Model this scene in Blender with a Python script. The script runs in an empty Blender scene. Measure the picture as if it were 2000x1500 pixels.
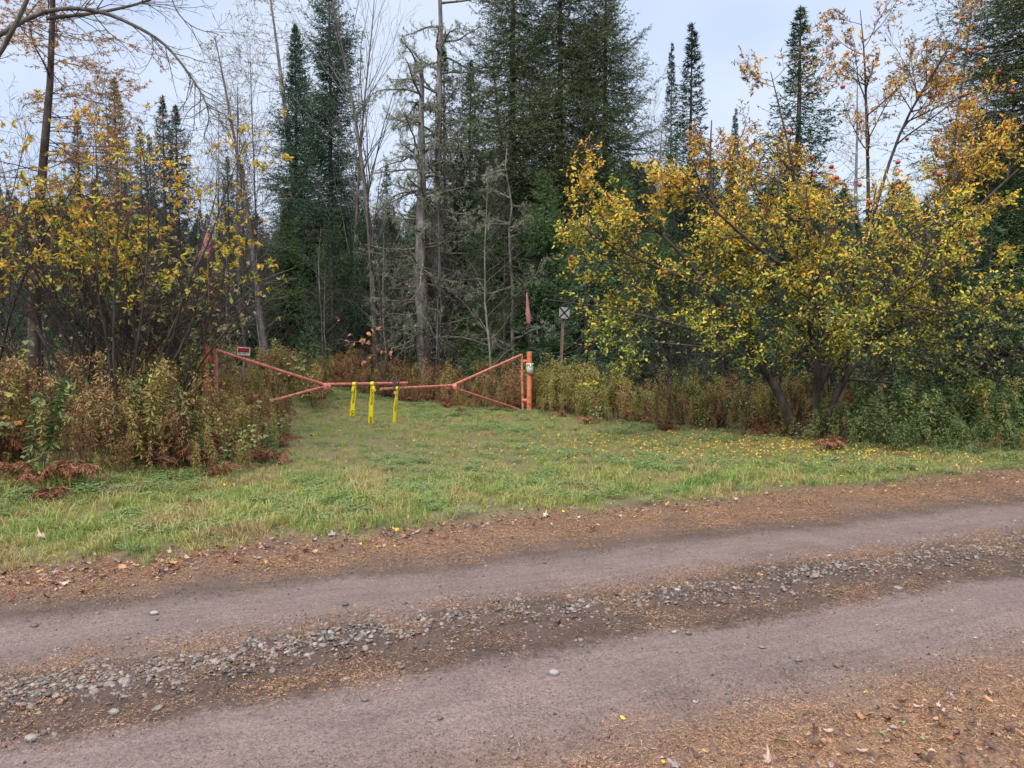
import bpy, math, random
import numpy as np
from math import radians, sin, cos, pi

SC = bpy.context.scene
COL = SC.collection
# ------------------------------------------------------------------ camera
PITCH = radians(3.24); CAMH = 1.65; F = 1500.0
cam = bpy.data.cameras.new('camera'); cam.sensor_width = 36; cam.lens = 27.0
cam.clip_start = 0.05; cam.clip_end = 2000
camo = bpy.data.objects.new('camera', cam); COL.objects.link(camo)
camo.location = (0, 0, CAMH); camo.rotation_euler = (pi/2 - PITCH, 0, 0)
SC.camera = camo
# ------------------------------------------------------------------ world
SUN_EL, SUN_AZ = radians(48), radians(205)
w = bpy.data.worlds.new('World'); SC.world = w; w.use_nodes = True
nt = w.node_tree; nt.nodes.clear()
def N(nt, t, **k):
    n = nt.nodes.new(t)
    for a, b in k.items():
        setattr(n, a, b)
    return n
out = N(nt, 'ShaderNodeOutputWorld'); bg = N(nt, 'ShaderNodeBackground')
sky = N(nt, 'ShaderNodeTexSky', sky_type='NISHITA'); sky.sun_disc = False
sky.sun_elevation = SUN_EL; sky.sun_rotation = SUN_AZ
tc = N(nt, 'ShaderNodeTexCoord'); mp = N(nt, 'ShaderNodeMapping')
mp.inputs['Scale'].default_value = (1.0, 1.0, 2.2)
nz = N(nt, 'ShaderNodeTexNoise'); nz.inputs['Scale'].default_value = 1.7; nz.inputs['Detail'].default_value = 4; nz.inputs['Roughness'].default_value = .45
rp = N(nt, 'ShaderNodeValToRGB')
rp.color_ramp.elements[0].position = .38; rp.color_ramp.elements[0].color = (2.2, 2.8, 4.15, 1)
rp.color_ramp.elements[1].position = .62; rp.color_ramp.elements[1].color = (3.45, 3.85, 4.6, 1)
sep = N(nt, 'ShaderNodeSeparateXYZ')
mr = N(nt, 'ShaderNodeMapRange'); mr.inputs['From Min'].default_value = .40; mr.inputs['From Max'].default_value = 1.0
mr.inputs['To Min'].default_value = 1.0; mr.inputs['To Max'].default_value = 3.0
mul = N(nt, 'ShaderNodeVectorMath', operation='SCALE')
mx = N(nt, 'ShaderNodeMix', data_type='RGBA'); mx.inputs[0].default_value = .88
L = nt.links.new
L(tc.outputs['Generated'], mp.inputs['Vector']); L(mp.outputs[0], nz.inputs['Vector']); L(nz.outputs['Fac'], rp.inputs[0])
L(tc.outputs['Generated'], sep.inputs[0]); L(sep.outputs['Z'], mr.inputs['Value'])
mr2 = N(nt, 'ShaderNodeMapRange'); mr2.inputs['From Min'].default_value = .38; mr2.inputs['From Max'].default_value = .72
wm = N(nt, 'ShaderNodeMix', data_type='RGBA'); wm.inputs[7].default_value = (4.0, 3.9, 3.9, 1)
L(sep.outputs['Z'], mr2.inputs['Value']); L(mr2.outputs[0], wm.inputs[0]); L(rp.outputs[0], wm.inputs[6]); L(wm.outputs[2], mul.inputs[0]); L(mr.outputs[0], mul.inputs['Scale'])
L(sky.outputs[0], mx.inputs[6]); L(mul.outputs[0], mx.inputs[7])
L(mx.outputs[2], bg.inputs[0]); bg.inputs[1].default_value = .10
L(bg.outputs[0], out.inputs[0])
sl = bpy.data.lights.new('sun', 'SUN'); sl.energy = 1.5; sl.angle = radians(25); sl.color = (1, .96, .9)
so = bpy.data.objects.new('sun', sl); COL.objects.link(so); so.rotation_euler = (radians(42), 0, radians(-25))
so.location = (0, -5, 30)
SC.view_settings.view_transform = 'Standard'; SC.view_settings.look = 'None'
SC.view_settings.exposure = 1.2; SC.view_settings.gamma = 1.0
SC.render.engine = 'CYCLES'
cy = SC.cycles
cy.max_bounces = 5; cy.diffuse_bounces = 4; cy.glossy_bounces = 2; cy.transmission_bounces = 3; cy.transparent_max_bounces = 4
cy.caustics_reflective = False; cy.caustics_refractive = False
cy.use_denoising = True
try:
    cy.denoiser = 'OPENIMAGEDENOISE'; cy.denoising_prefilter = 'ACCURATE'
except Exception: pass

# ------------------------------------------------------------------ geometry helpers
RNG = np.random.default_rng(7)
def at(px, py, Y):
    a = (px-1000)/F; b = (750-py)/F
    c, s = cos(PITCH), sin(PITCH); t = Y/(c+b*s)
    return np.array([a*t, Y, CAMH + t*(-s+b*c)])
def gnd(px, py):
    a = (px-1000)/F; b = (750-py)/F
    c, s = cos(PITCH), sin(PITCH); t = CAMH/(s-b*c)
    return np.array([a*t, (c+b*s)*t])
RA = radians(21.9); RD = np.array([cos(RA), sin(RA)]); RN = np.array([-sin(RA), cos(RA)])
def uv2xy(u, v): return u*RD[0]+v*RN[0], u*RD[1]+v*RN[1]
def xy2uv(x, y): return x*RD[0]+y*RD[1], x*RN[0]+y*RN[1]
def sm(t):
    t = np.clip(t, 0, 1); return t*t*(3-2*t)
def H(x, y):
    x = np.asarray(x, float); y = np.asarray(y, float)
    u, v = xy2uv(x, y)
    h = .035*np.exp(-((v-4.1)/.26)**2) + .03*sm((2.75-v)/.6) + .03*sm((v-5.3)/.8)
    h = h + .27*sm((-2.9-x)/2.2)*sm((v-7.3)/1.8)
    h = h + .012*np.sin(u*2.1+1.3*v) + .008*np.sin(u*5.3-v*3.1) + .006*np.sin(11*u)*np.sin(9*v)
    h = h + .03*np.sin(x*.9)*np.sin(y*.8)*sm((v-6.5)/2)
    return h

class MB:
    """collects vertices and faces (quads/tris) with a material index and a random value per face"""
    def __init__(s): s.V = []; s.F = []; s.n = 0
    def add(s, V, Fc, mat=0, rnd=None):
        V = np.asarray(V, float).reshape(-1, 3); Fc = np.asarray(Fc, int)
        if len(Fc) == 0: return
        if rnd is None: rnd = RNG.random(len(Fc))
        rnd = np.broadcast_to(np.asarray(rnd, float), (len(Fc),))
        s.V.append(V); s.F.append((Fc+s.n, mat, rnd)); s.n += len(V)
    def mesh(s, name, mats, smooth=False):
        me = bpy.data.meshes.new(name)
        V = np.concatenate(s.V) if s.V else np.zeros((0, 3))
        me.vertices.add(len(V)); me.vertices.foreach_set('co', V.astype(np.float32).ravel())
        tot = sum(len(f[0]) for f in s.F); nl = sum(f[0].size for f in s.F)
        me.loops.add(nl); me.polygons.add(tot)
        me.loops.foreach_set('vertex_index', np.concatenate([f[0].ravel() for f in s.F]).astype(np.int32))
        cnt = np.concatenate([np.full(len(f[0]), f[0].shape[1]) for f in s.F])
        st = np.concatenate([[0], np.cumsum(cnt)[:-1]])
        me.polygons.foreach_set('loop_start', st.astype(np.int32))
        try: me.polygons.foreach_set('loop_total', cnt.astype(np.int32))
        except Exception: pass
        me.polygons.foreach_set('material_index', np.concatenate([np.full(len(f[0]), f[1]) for f in s.F]).astype(np.int32))
        if smooth: me.polygons.foreach_set('use_smooth', np.ones(tot, bool))
        at_ = me.attributes.new('rnd', 'FLOAT', 'FACE'); at_.data.foreach_set('value', np.concatenate([f[2] for f in s.F]).astype(np.float32))
        for m in (mats if isinstance(mats, (list, tuple)) else [mats]): me.materials.append(m)
        me.update(calc_edges=True)
        return me

def link(name, me, parent=None, loc=None):
    o = bpy.data.objects.new(name, me); COL.objects.link(o)
    if parent is not None: o.parent = parent
    if loc is not None: o.location = loc
    return o
def tag(o, label=None, cat=None, group=None, kind=None):
    if label: o['label'] = label
    if cat: o['category'] = cat
    if group: o['group'] = group
    if kind: o['kind'] = kind
    return o
def empty(name, loc, label, cat, group=None, rz=0):
    o = bpy.data.objects.new(name, None); COL.objects.link(o); o.location = loc; o.rotation_euler = (0, 0, rz)
    o.empty_display_size = .1
    return tag(o, label, cat, group)
def copy_tree(root, loc, rz=0., scl=1., label=None, group=None, tilt=(0, 0)):
    r = root.copy(); COL.objects.link(r); r.location = loc; r.rotation_euler = (tilt[0], tilt[1], rz)
    r.scale = scl if hasattr(scl, '__len__') else (scl,)*3
    if label: r['label'] = label
    if group: r['group'] = group
    elif 'group' in r: del r['group']
    for ch in root.children:
        c = ch.copy(); COL.objects.link(c); c.parent = r
    return r

def norm(a): return a/np.maximum(np.linalg.norm(a, axis=-1, keepdims=True), 1e-9)
def tubes(mb, polys, sides=4, mat=0, rnd=None):
    """polys: list of (pts kx3, radii k)"""
    by = {}
    for p, r in polys: by.setdefault(len(p), []).append((p, r))
    for k, lst in by.items():
        P = np.array([a for a, _ in lst], float); R = np.array([b for _, b in lst], float)
        n = len(P)
        T = np.empty_like(P); T[:, 1:-1] = P[:, 2:]-P[:, :-2]; T[:, 0] = P[:, 1]-P[:, 0]; T[:, -1] = P[:, -1]-P[:, -2]
        T = norm(T)
        ref = np.where(np.abs(norm(P[:, -1]-P[:, 0])[:, 2:3]) < .8, np.array([[0, 0, 1.]]), np.array([[1., .13, 0]]))[:, None, :]
        A = norm(np.cross(T, ref)); B = np.cross(T, A)
        ang = np.arange(sides)/sides*2*pi
        V = P[:, :, None]+R[:, :, None, None]*(A[:, :, None]*np.cos(ang)[None, None, :, None]+B[:, :, None]*np.sin(ang)[None, None, :, None])
        i, j, q = np.meshgrid(np.arange(n), np.arange(k-1), np.arange(sides), indexing='ij')
        q2 = (q+1) % sides; b = i*k*sides
        Fc = np.stack([b+j*sides+q, b+j*sides+q2, b+(j+1)*sides+q2, b+(j+1)*sides+q], -1).reshape(-1, 4)
        rr = np.repeat(RNG.random(n), (k-1)*sides) if rnd is None else rnd
        mb.add(V.reshape(-1, 3), Fc, mat, rr)

def rand_dir(n, rng=RNG): return norm(rng.normal(size=(n, 3)))
def leaves(mb, P, D, Nn, Ls, Ws, mat=0, rnd=None, fold=.25, curl=.15):
    """folded oval leaves: P base, D direction, Nn approx normal"""
    D = norm(D); S = norm(np.cross(D, Nn)); U = np.cross(S, D)
    Ls = np.broadcast_to(Ls, (len(P),))[:, None]; Ws = np.broadcast_to(Ws, (len(P),))[:, None]
    c = [(0, 0, 0), (.28, .5, fold), (.68, .42, fold*.8-curl), (1, 0, -curl*1.6), (.68, -.42, fold*.8-curl), (.28, -.5, fold)]
    V = np.stack([P+D*Ls*a+S*Ws*b+U*Ws*z for a, b, z in c], 1)
    i = np.arange(len(P))[:, None]*6
    Fc = np.concatenate([i+np.array([[0, 1, 2, 3]]), i+np.array([[0, 3, 4, 5]])], 1).reshape(-1, 4)
    r = RNG.random(len(P)) if rnd is None else np.asarray(rnd)
    mb.add(V.reshape(-1, 3), Fc, mat, np.repeat(r, 2))
def blades(mb, P, D, S, Ls, Ws, mat=0, rnd=None):
    """single triangles"""
    Ls = np.broadcast_to(Ls, (len(P),))[:, None]; Ws = np.broadcast_to(Ws, (len(P),))[:, None]
    V = np.stack([P-S*Ws*.5, P+S*Ws*.5, P+D*Ls], 1)
    Fc = np.arange(len(P)*3).reshape(-1, 3)
    mb.add(V.reshape(-1, 3), Fc, mat, rnd)

def grow(rng, out, p, d, Ln, r, lev, C):
    n = C['seg'][lev]
    pts = [p]; dd = d/np.linalg.norm(d)
    w_, tr = C['wig'][lev], C['trop'][lev]
    for i in range(n):
        dd = dd + rng.normal(size=3)*w_ + np.array([0, 0, tr]); dd /= np.linalg.norm(dd)
        pts.append(pts[-1]+dd*Ln/n)
    pts = np.array(pts); rad = r*np.linspace(1, C.get('tip', .35), n+1)
    out.append((pts, rad, lev))
    if lev+1 < len(C['seg']):
        k = C['n'][lev]; k = max(1, int(round(k*rng.uniform(.8, 1.2))))
        for j in range(k):
            s = C['smin'][lev] + (1-C['smin'][lev])*(j+rng.random())/k
            f = s*n; i = min(int(f), n-1); q = pts[i]+(pts[i+1]-pts[i])*(f-i)
            t = pts[i+1]-pts[i]; t /= np.linalg.norm(t)
            a = rng.normal(size=3); a -= a.dot(t)*t; a /= np.linalg.norm(a)
            an = radians(C['ang'][lev]*rng.uniform(.7, 1.3))
            cd = t*cos(an)+a*sin(an)
            grow(rng, out, q, cd, Ln*C['ratio'][lev]*(1-.45*s)*rng.uniform(.6, 1.25), r*(1-(1-C.get('tip', .35))*s)*C.get('rr', .5), lev+1, C)

# ------------------------------------------------------------------ materials
def mat(name, col=(.5, .5, .5), rough=.8, spec=.3):
    m = bpy.data.materials.new(name); m.use_nodes = True
    b = m.node_tree.nodes['Principled BSDF']
    b.inputs['Base Color'].default_value = (*col, 1); b.inputs['Roughness'].default_value = rough
    b.inputs['Specular IOR Level'].default_value = spec
    return m
def ramp(nt, stops, interp='LINEAR'):
    r = N(nt, 'ShaderNodeValToRGB'); e = r.color_ramp; e.interpolation = interp
    e.elements[0].position = stops[0][0]; e.elements[0].color = (*stops[0][1], 1)
    e.elements[1].position = stops[-1][0]; e.elements[1].color = (*stops[-1][1], 1)
    for p, c in stops[1:-1]:
        x = e.elements.new(p); x.color = (*c, 1)
    return r
def M2(nt, op, a, b=None, c=None):
    m = N(nt, 'ShaderNodeMath', operation=op)
    for i, x in enumerate((a, b, c)):
        if x is None: continue
        if isinstance(x, (int, float)): m.inputs[i].default_value = x
        else: nt.links.new(x, m.inputs[i])
    return m.outputs[0]
def leafmat(name, cols, wobj=0., transl=.3, rough=.55, posn=0., posscale=.6, zfac=None, spec=.25):
    """cols: list of colours spread over a 0..1 value = face random / object random / position noise"""
    m = bpy.data.materials.new(name); m.use_nodes = True; nt = m.node_tree; L = nt.links.new
    b = nt.nodes['Principled BSDF']; o = nt.nodes['Material Output']
    a = N(nt, 'ShaderNodeAttribute', attribute_name='rnd'); v = a.outputs['Fac']
    if wobj:
        oi = N(nt, 'ShaderNodeObjectInfo')
        v = M2(nt, 'ADD', M2(nt, 'MULTIPLY', v, 1-wobj), M2(nt, 'MULTIPLY', oi.outputs['Random'], wobj))
    g = None
    if posn or zfac: g = N(nt, 'ShaderNodeNewGeometry')
    if posn:
        z = N(nt, 'ShaderNodeTexNoise'); z.inputs['Scale'].default_value = posscale; z.inputs['Detail'].default_value = 3
        L(g.outputs['Position'], z.inputs['Vector'])
        v = M2(nt, 'ADD', M2(nt, 'MULTIPLY', v, 1-posn), M2(nt, 'MULTIPLY', M2(nt, 'MULTIPLY_ADD', z.outputs['Fac'], 2.6, -.8), posn))
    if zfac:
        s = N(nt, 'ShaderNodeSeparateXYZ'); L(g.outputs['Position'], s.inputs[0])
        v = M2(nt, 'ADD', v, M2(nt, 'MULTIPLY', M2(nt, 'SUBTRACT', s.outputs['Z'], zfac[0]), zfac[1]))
    st = [((i+.5)/len(cols), c) for i, c in enumerate(cols)] if len(cols) > 1 else [(0, cols[0]), (1, cols[0])]
    r = ramp(nt, st); L(v, r.inputs[0])
    L(r.outputs[0], b.inputs['Base Color']); b.inputs['Roughness'].default_value = rough; b.inputs['Specular IOR Level'].default_value = spec
    if transl:
        t = N(nt, 'ShaderNodeBsdfTranslucent'); L(r.outputs[0], t.inputs[0]); ms = N(nt, 'ShaderNodeMixShader'); ms.inputs[0].default_value = transl
        L(b.outputs[0], ms.inputs[1]); L(t.outputs[0], ms.inputs[2]); L(ms.outputs[0], o.inputs[0])
    return m
def barkmat(name, cols, scale=6., bump=.6, stretch=.25):
    m = bpy.data.materials.new(name); m.use_nodes = True; nt = m.node_tree; L = nt.links.new
    b = nt.nodes['Principled BSDF']; b.inputs['Roughness'].default_value = .9; b.inputs['Specular IOR Level'].default_value = .15
    tc = N(nt, 'ShaderNodeTexCoord'); mp = N(nt, 'ShaderNodeMapping'); mp.inputs['Scale'].default_value = (1, 1, stretch)
    z = N(nt, 'ShaderNodeTexNoise'); z.inputs['Scale'].default_value = scale; z.inputs['Detail'].default_value = 6; z.inputs['Roughness'].default_value = .7
    L(tc.outputs['Object'], mp.inputs[0]); L(mp.outputs[0], z.inputs['Vector'])
    r = ramp(nt, [(.32+.36*i/(len(cols)-1), c) for i, c in enumerate(cols)]); L(z.outputs['Fac'], r.inputs[0]); L(r.outputs[0], b.inputs['Base Color'])
    bp = N(nt, 'ShaderNodeBump'); bp.inputs['Strength'].default_value = bump; bp.inputs['Distance'].default_value = .03
    L(z.outputs['Fac'], bp.inputs['Height']); L(bp.outputs[0], b.inputs['Normal'])
    return m
MT = {}
MT['bark_dark'] = barkmat('bark_dark', [(.025, .02, .018), (.07, .055, .048), (.13, .11, .10)])
MT['bark_grey'] = barkmat('bark_grey', [(.07, .06, .055), (.17, .15, .14), (.30, .28, .26)], 9)
MT['bark_lichen'] = barkmat('bark_lichen', [(.05, .045, .035), (.15, .14, .11), (.30, .31, .24)], 14, .4, 1)
MT['bark_mid'] = barkmat('bark_mid', [(.05, .042, .038), (.11, .10, .09), (.2, .19, .17)], 12)
MT['twig_grey'] = barkmat('twig_grey', [(.05, .043, .04), (.12, .105, .095)], 5, .1)
MT['twig_dark'] = barkmat('twig_dark', [(.025, .018, .018), (.075, .055, .055)], 5, .1)
MT['twig_rust'] = barkmat('twig_rust', [(.16, .08, .05), (.30, .17, .11)], 5, .1)
MT['spruce_a'] = leafmat('needles_spruce_blue', [(.02, .045, .028), (.04, .085, .05), (.07, .125, .07), (.12, .18, .10)], transl=.12, posn=.35, posscale=.9)
MT['spruce_b'] = leafmat('needles_spruce_olive', [(.028, .045, .02), (.06, .088, .036), (.10, .13, .05), (.16, .17, .08)], transl=.12, posn=.4, posscale=.8)
MT['spruce_c'] = leafmat('needles_fir_dark', [(.02, .038, .025), (.038, .068, .04), (.07, .105, .058)], transl=.1, wobj=.3)
MT['spruce_d'] = leafmat('needles_spruce_green', [(.025, .055, .022), (.055, .11, .04), (.09, .16, .055), (.15, .20, .08)], transl=.15, posn=.4, posscale=.9)
MT['larch'] = leafmat('needles_larch_gold', [(.20, .15, .05), (.34, .26, .09), (.46, .36, .13)], wobj=.3, transl=.35)
MT['larch_rust'] = leafmat('needles_larch_rust', [(.34, .17, .07), (.48, .26, .11), (.55, .36, .16)], transl=.35)
MT['apple_leaf'] = leafmat('apple_tree_leaf', [(.10, .17, .035), (.20, .28, .05), (.42, .42, .06), (.70, .56, .06), (.82, .60, .07), (.84, .48, .06), (.74, .33, .07)], transl=.35, posn=.16, posscale=1.6, zfac=(3.5, .15), spec=.45)
MT['top_leaf'] = leafmat('dull_purple_leaf', [(.10, .08, .07), (.22, .14, .12), (.40, .24, .10), (.5, .3, .06)], transl=.3)
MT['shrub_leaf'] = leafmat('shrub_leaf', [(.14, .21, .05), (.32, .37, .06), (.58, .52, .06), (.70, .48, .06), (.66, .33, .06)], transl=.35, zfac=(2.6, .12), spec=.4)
MT['green_leaf'] = leafmat('pale_green_leaf', [(.10, .16, .05), (.20, .27, .10), (.32, .36, .15), (.42, .40, .10), (.40, .25, .18)], transl=.3, spec=.5)
MT['orange'] = None

# ------------------------------------------------------------------ ground
def ground_mat(name, lawn=False, floor=False):
    m = bpy.data.materials.new(name); m.use_nodes = True; nt = m.node_tree; L = nt.links.new
    b = nt.nodes['Principled BSDF']; b.inputs['Specular IOR Level'].default_value = .45
    g = N(nt, 'ShaderNodeNewGeometry'); P = g.outputs['Position']
    def noise(sc, det=3, ro=.6, vec=None):
        z = N(nt, 'ShaderNodeTexNoise'); z.inputs['Scale'].default_value = sc; z.inputs['Detail'].default_value = det; z.inputs['Roughness'].default_value = ro
        L(vec or P, z.inputs['Vector']); return z.outputs['Fac']
    dt = N(nt, 'ShaderNodeVectorMath', operation='DOT_PRODUCT'); L(P, dt.inputs[0]); dt.inputs[1].default_value = (RN[0], RN[1], 0)
    v = dt.outputs['Value']
    v = M2(nt, 'ADD', v, M2(nt, 'MULTIPLY_ADD', noise(.9, 4, .65), .4, -.2))
    v = M2(nt, 'ADD', v, M2(nt, 'MULTIPLY_ADD', noise(14, 4, .7), .34, -.17))
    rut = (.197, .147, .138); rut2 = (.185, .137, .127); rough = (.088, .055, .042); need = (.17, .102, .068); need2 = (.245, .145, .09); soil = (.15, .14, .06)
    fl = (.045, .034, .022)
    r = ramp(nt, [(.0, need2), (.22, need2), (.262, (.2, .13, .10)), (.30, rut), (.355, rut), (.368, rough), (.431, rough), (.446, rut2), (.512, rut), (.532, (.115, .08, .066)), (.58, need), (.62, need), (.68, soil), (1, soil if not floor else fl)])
    L(M2(nt, 'DIVIDE', v, 10), r.inputs[0])
    fine = noise(110, 3, .8); mid = noise(45, 4, .75); lg = noise(2.2, 4)
    spk = ramp(nt, [(.30, (.35, .33, .33)), (.46, (.85, .83, .82)), (.60, (1.05, 1.05, 1.05)), (.74, (1.9, 1.7, 1.55))]); L(fine, spk.inputs[0])
    spk2 = ramp(nt, [(.34, (.55, .52, .5)), (.5, (.95, .95, .95)), (.68, (1.2, 1.17, 1.15))]); L(mid, spk2.inputs[0])
    m1 = N(nt, 'ShaderNodeMix', data_type='RGBA', blend_type='MULTIPLY'); m1.inputs[0].default_value = 1.
    L(r.outputs[0], m1.inputs[6]); L(spk.outputs[0], m1.inputs[7])
    m2 = N(nt, 'ShaderNodeMix', data_type='RGBA', blend_type='MULTIPLY'); m2.inputs[0].default_value = .9
    L(m1.outputs[2], m2.inputs[6]); L(spk2.outputs[0], m2.inputs[7])
    m3 = N(nt, 'ShaderNodeMix', data_type='RGBA', blend_type='MULTIPLY'); m3.inputs[0].default_value = 1
    du = N(nt, 'ShaderNodeVectorMath', operation='DOT_PRODUCT'); L(P, du.inputs[0]); du.inputs[1].default_value = (RD[0], RD[1], 0)
    cx = N(nt, 'ShaderNodeCombineXYZ'); L(M2(nt, 'MULTIPLY', du.outputs['Value'], .35), cx.inputs[0]); L(M2(nt, 'MULTIPLY', dt.outputs['Value'], 9.), cx.inputs[1])
    strk = noise(1.6, 3, .6, cx.outputs[0]); lg2 = M2(nt, 'ADD', M2(nt, 'MULTIPLY', lg, .5), M2(nt, 'MULTIPLY', strk, .5))
    lr = ramp(nt, [(.36, (.80, .79, .79)), (.64, (1.13, 1.13, 1.12))]); L(lg2, lr.inputs[0])
    L(m2.outputs[2], m3.inputs[6]); L(lr.outputs[0], m3.inputs[7])
    L(m3.outputs[2], b.inputs['Base Color'])
    b.inputs['Roughness'].default_value = .5
    hgt = M2(nt, 'ADD', M2(nt, 'MULTIPLY', mid, 1.), M2(nt, 'MULTIPLY', fine, .45))
    bp = N(nt, 'ShaderNodeBump'); bp.inputs['Strength'].default_value = .55; bp.inputs['Distance'].default_value = .012
    L(hgt, bp.inputs['Height']); L(bp.outputs[0], b.inputs['Normal'])
    return m
def spaced(segs):
    a = [segs[0][0]]
    for lo, hi, st in segs:
        n = max(1, int(round((hi-lo)/st))); a += list(np.linspace(lo, hi, n+1)[1:])
    return np.array(a)
us = spaced([(-150, -40, 10), (-40, -10, 1.2), (-10, -4, .2), (-4, 9, .05), (9, 16, .12), (16, 60, 1.2), (60, 200, 10)])
vs = spaced([(-60, -8, 4), (-8, 1.5, .5), (1.5, 6.4, .045), (6.4, 9, .08), (9, 22, .25), (22, 60, 1.5), (60, 260, 10)])
def strip(name, v0, v1, material, label_kind='structure'):
    vv = vs[(vs >= v0-1e-6) & (vs <= v1+1e-6)]
    U, Vv = np.meshgrid(us, vv, indexing='ij'); X, Y = uv2xy(U, Vv)
    jag = RNG.normal(size=X.shape)
    Z = H(X, Y)
    rough = (np.exp(-((Vv-4.08)/.33)**2)*.006+.003*(sm((2.7-Vv)/.3)+sm((Vv-5.5)/.3)))
    inner = (Vv > vv[0]+1e-6) & (Vv < vv[-1]-1e-6) & (Vv < 9)
    Z = Z + np.where(inner, jag*(rough+.0008), 0)
    n, k = X.shape
    i, j = np.meshgrid(np.arange(n-1), np.arange(k-1), indexing='ij')
    Fc = np.stack([i*k+j, (i+1)*k+j, (i+1)*k+j+1, i*k+j+1], -1).reshape(-1, 4)
    mb = MB(); mb.add(np.stack([X, Y, Z], -1).reshape(-1, 3), Fc)
    return tag(link(name, mb.mesh(name, [material], True)), kind=label_kind)
# values that exist in the spaced list
def vnear(x): return vs[np.argmin(abs(vs-x))]
v_a, v_b, v_c = vnear(2.45), vnear(6.25), vnear(20.0)
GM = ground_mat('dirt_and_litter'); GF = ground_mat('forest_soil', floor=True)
strip('near_verge', vs[0], v_a, GM)
strip('road', v_a, v_b, GM)
strip('grass_verge_ground', v_b, v_c, GM)
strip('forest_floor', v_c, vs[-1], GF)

# ------------------------------------------------------------------ scatter of uncountable stuff with geometry nodes
def proto_set(name, meshes):
    c = bpy.data.collections.new(name)
    for i, me in enumerate(meshes):
        o = bpy.data.objects.new('%s_%02d' % (name, i), me); c.objects.link(o)
    return c
def scatter(name, protos, P, rot, scl, idx):
    n = len(P); me = bpy.data.meshes.new(name)
    me.vertices.add(n); me.vertices.foreach_set('co', np.asarray(P, np.float32).ravel())
    a = me.attributes.new('rotv', 'FLOAT_VECTOR', 'POINT'); a.data.foreach_set('vector', np.asarray(rot, np.float32).ravel())
    a = me.attributes.new('sclv', 'FLOAT_VECTOR', 'POINT'); s = np.asarray(scl, np.float32)
    if s.ndim == 1: s = np.repeat(s[:, None], 3, 1)
    a.data.foreach_set('vector', s.ravel())
    a = me.attributes.new('idxv', 'INT', 'POINT'); a.data.foreach_set('value', np.asarray(idx, np.int32))
    me.update()
    o = link(name, me)
    g = bpy.data.node_groups.new(name+'_nodes', 'GeometryNodeTree')
    g.interface.new_socket('Geometry', in_out='INPUT', socket_type='NodeSocketGeometry')
    g.interface.new_socket('Geometry', in_out='OUTPUT', socket_type='NodeSocketGeometry')
    gi = g.nodes.new('NodeGroupInput'); go = g.nodes.new('NodeGroupOutput')
    mp = g.nodes.new('GeometryNodeMeshToPoints'); ip = g.nodes.new('GeometryNodeInstanceOnPoints')
    ci = g.nodes.new('GeometryNodeCollectionInfo'); ci.inputs['Collection'].default_value = protos
    ci.inputs['Separate Children'].default_value = True; ci.inputs['Reset Children'].default_value = True
    def na(nm, t):
        x = g.nodes.new('GeometryNodeInputNamedAttribute'); x.data_type = t; x.inputs['Name'].default_value = nm
        return x.outputs['Attribute']
    er = g.nodes.new('FunctionNodeEulerToRotation')
    g.links.new(gi.outputs[0], mp.inputs['Mesh']); g.links.new(mp.outputs[0], ip.inputs['Points'])
    g.links.new(ci.outputs[0], ip.inputs['Instance']); ip.inputs['Pick Instance'].default_value = True
    g.links.new(na('idxv', 'INT'), ip.inputs['Instance Index'])
    g.links.new(na('rotv', 'FLOAT_VECTOR'), er.inputs[0]); g.links.new(er.outputs[0], ip.inputs['Rotation'])
    g.links.new(na('sclv', 'FLOAT_VECTOR'), ip.inputs['Scale']); g.links.new(ip.outputs[0], go.inputs[0])
    md = o.modifiers.new('scatter', 'NODES'); md.node_group = g
    return tag(o, kind='stuff')
def inpoly(x, y, poly):
    ins = np.zeros(len(x), bool); n = len(poly)
    for i in range(n):
        x1, y1 = poly[i]; x2, y2 = poly[(i+1) % n]
        c = ((y1 > y) != (y2 > y)) & (x < (x2-x1)*(y-y1)/(y2-y1+1e-12)+x1)
        ins ^= c
    return ins
def fill_poly(poly, dens, rng=RNG):
    p = np.array(poly); lo, hi = p.min(0), p.max(0)
    n = int(dens*(hi-lo).prod()); x = rng.uniform(lo[0], hi[0], n); y = rng.uniform(lo[1], hi[1], n)
    m = inpoly(x, y, poly) & (np.abs(x) < y*.74+.6)
    return x[m], y[m]
def fill_uv(u0, u1, v0, v1, dens, rng=RNG):
    n = int(dens*(u1-u0)*(v1-v0)); u = rng.uniform(u0, u1, n); v = rng.uniform(v0, v1, n)
    x, y = uv2xy(u, v); m = (np.abs(x) < y*.72+.3) & (y > 2.4)
    return x[m], y[m], u[m], v[m]
def patchy(x, y, f=1., seed=0.):
    return .5+.5*(np.sin(x*f*1.7+seed+1.9*np.sin(y*f*1.1+seed))*np.sin(y*f*1.9-seed*1.3+1.7*np.sin(x*f*1.3)))

# front lines of the brush (world xy from picture ground points)
left_front = [gnd(*p) for p in [(-500, 960), (-100, 1010), (40, 1003), (150, 990), (280, 968), (430, 950), (540, 912), (572, 852), (566, 805)]]
right_front = [gnd(*p) for p in [(600, 774), (660, 779), (760, 786), (900, 799), (1010, 808), (1050, 813), (1130, 824), (1300, 842), (1500, 862), (1700, 884), (1850, 890), (2000, 893), (2400, 905)]]
left_poly = [tuple(p) for p in left_front]+[(-3.9, 15.5), (-4.6, 19), (-7.2, 22), (-16, 22)]
right_poly = [tuple(p) for p in right_front]+[(22, 20), (8, 21), (2, 25), (-5, 30), (-9, 27)]
lawn_poly = [tuple(uv2xy(-14, 5.7))]+[(p[0]-.75, p[1]+.25) for p in left_front]+[(-4.7, 15.5), (-5.4, 18.5), (-7.6, 22.5)]+[(p[0], p[1]+.5) for p in right_front]+[tuple(uv2xy(20, 5.7))]

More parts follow.
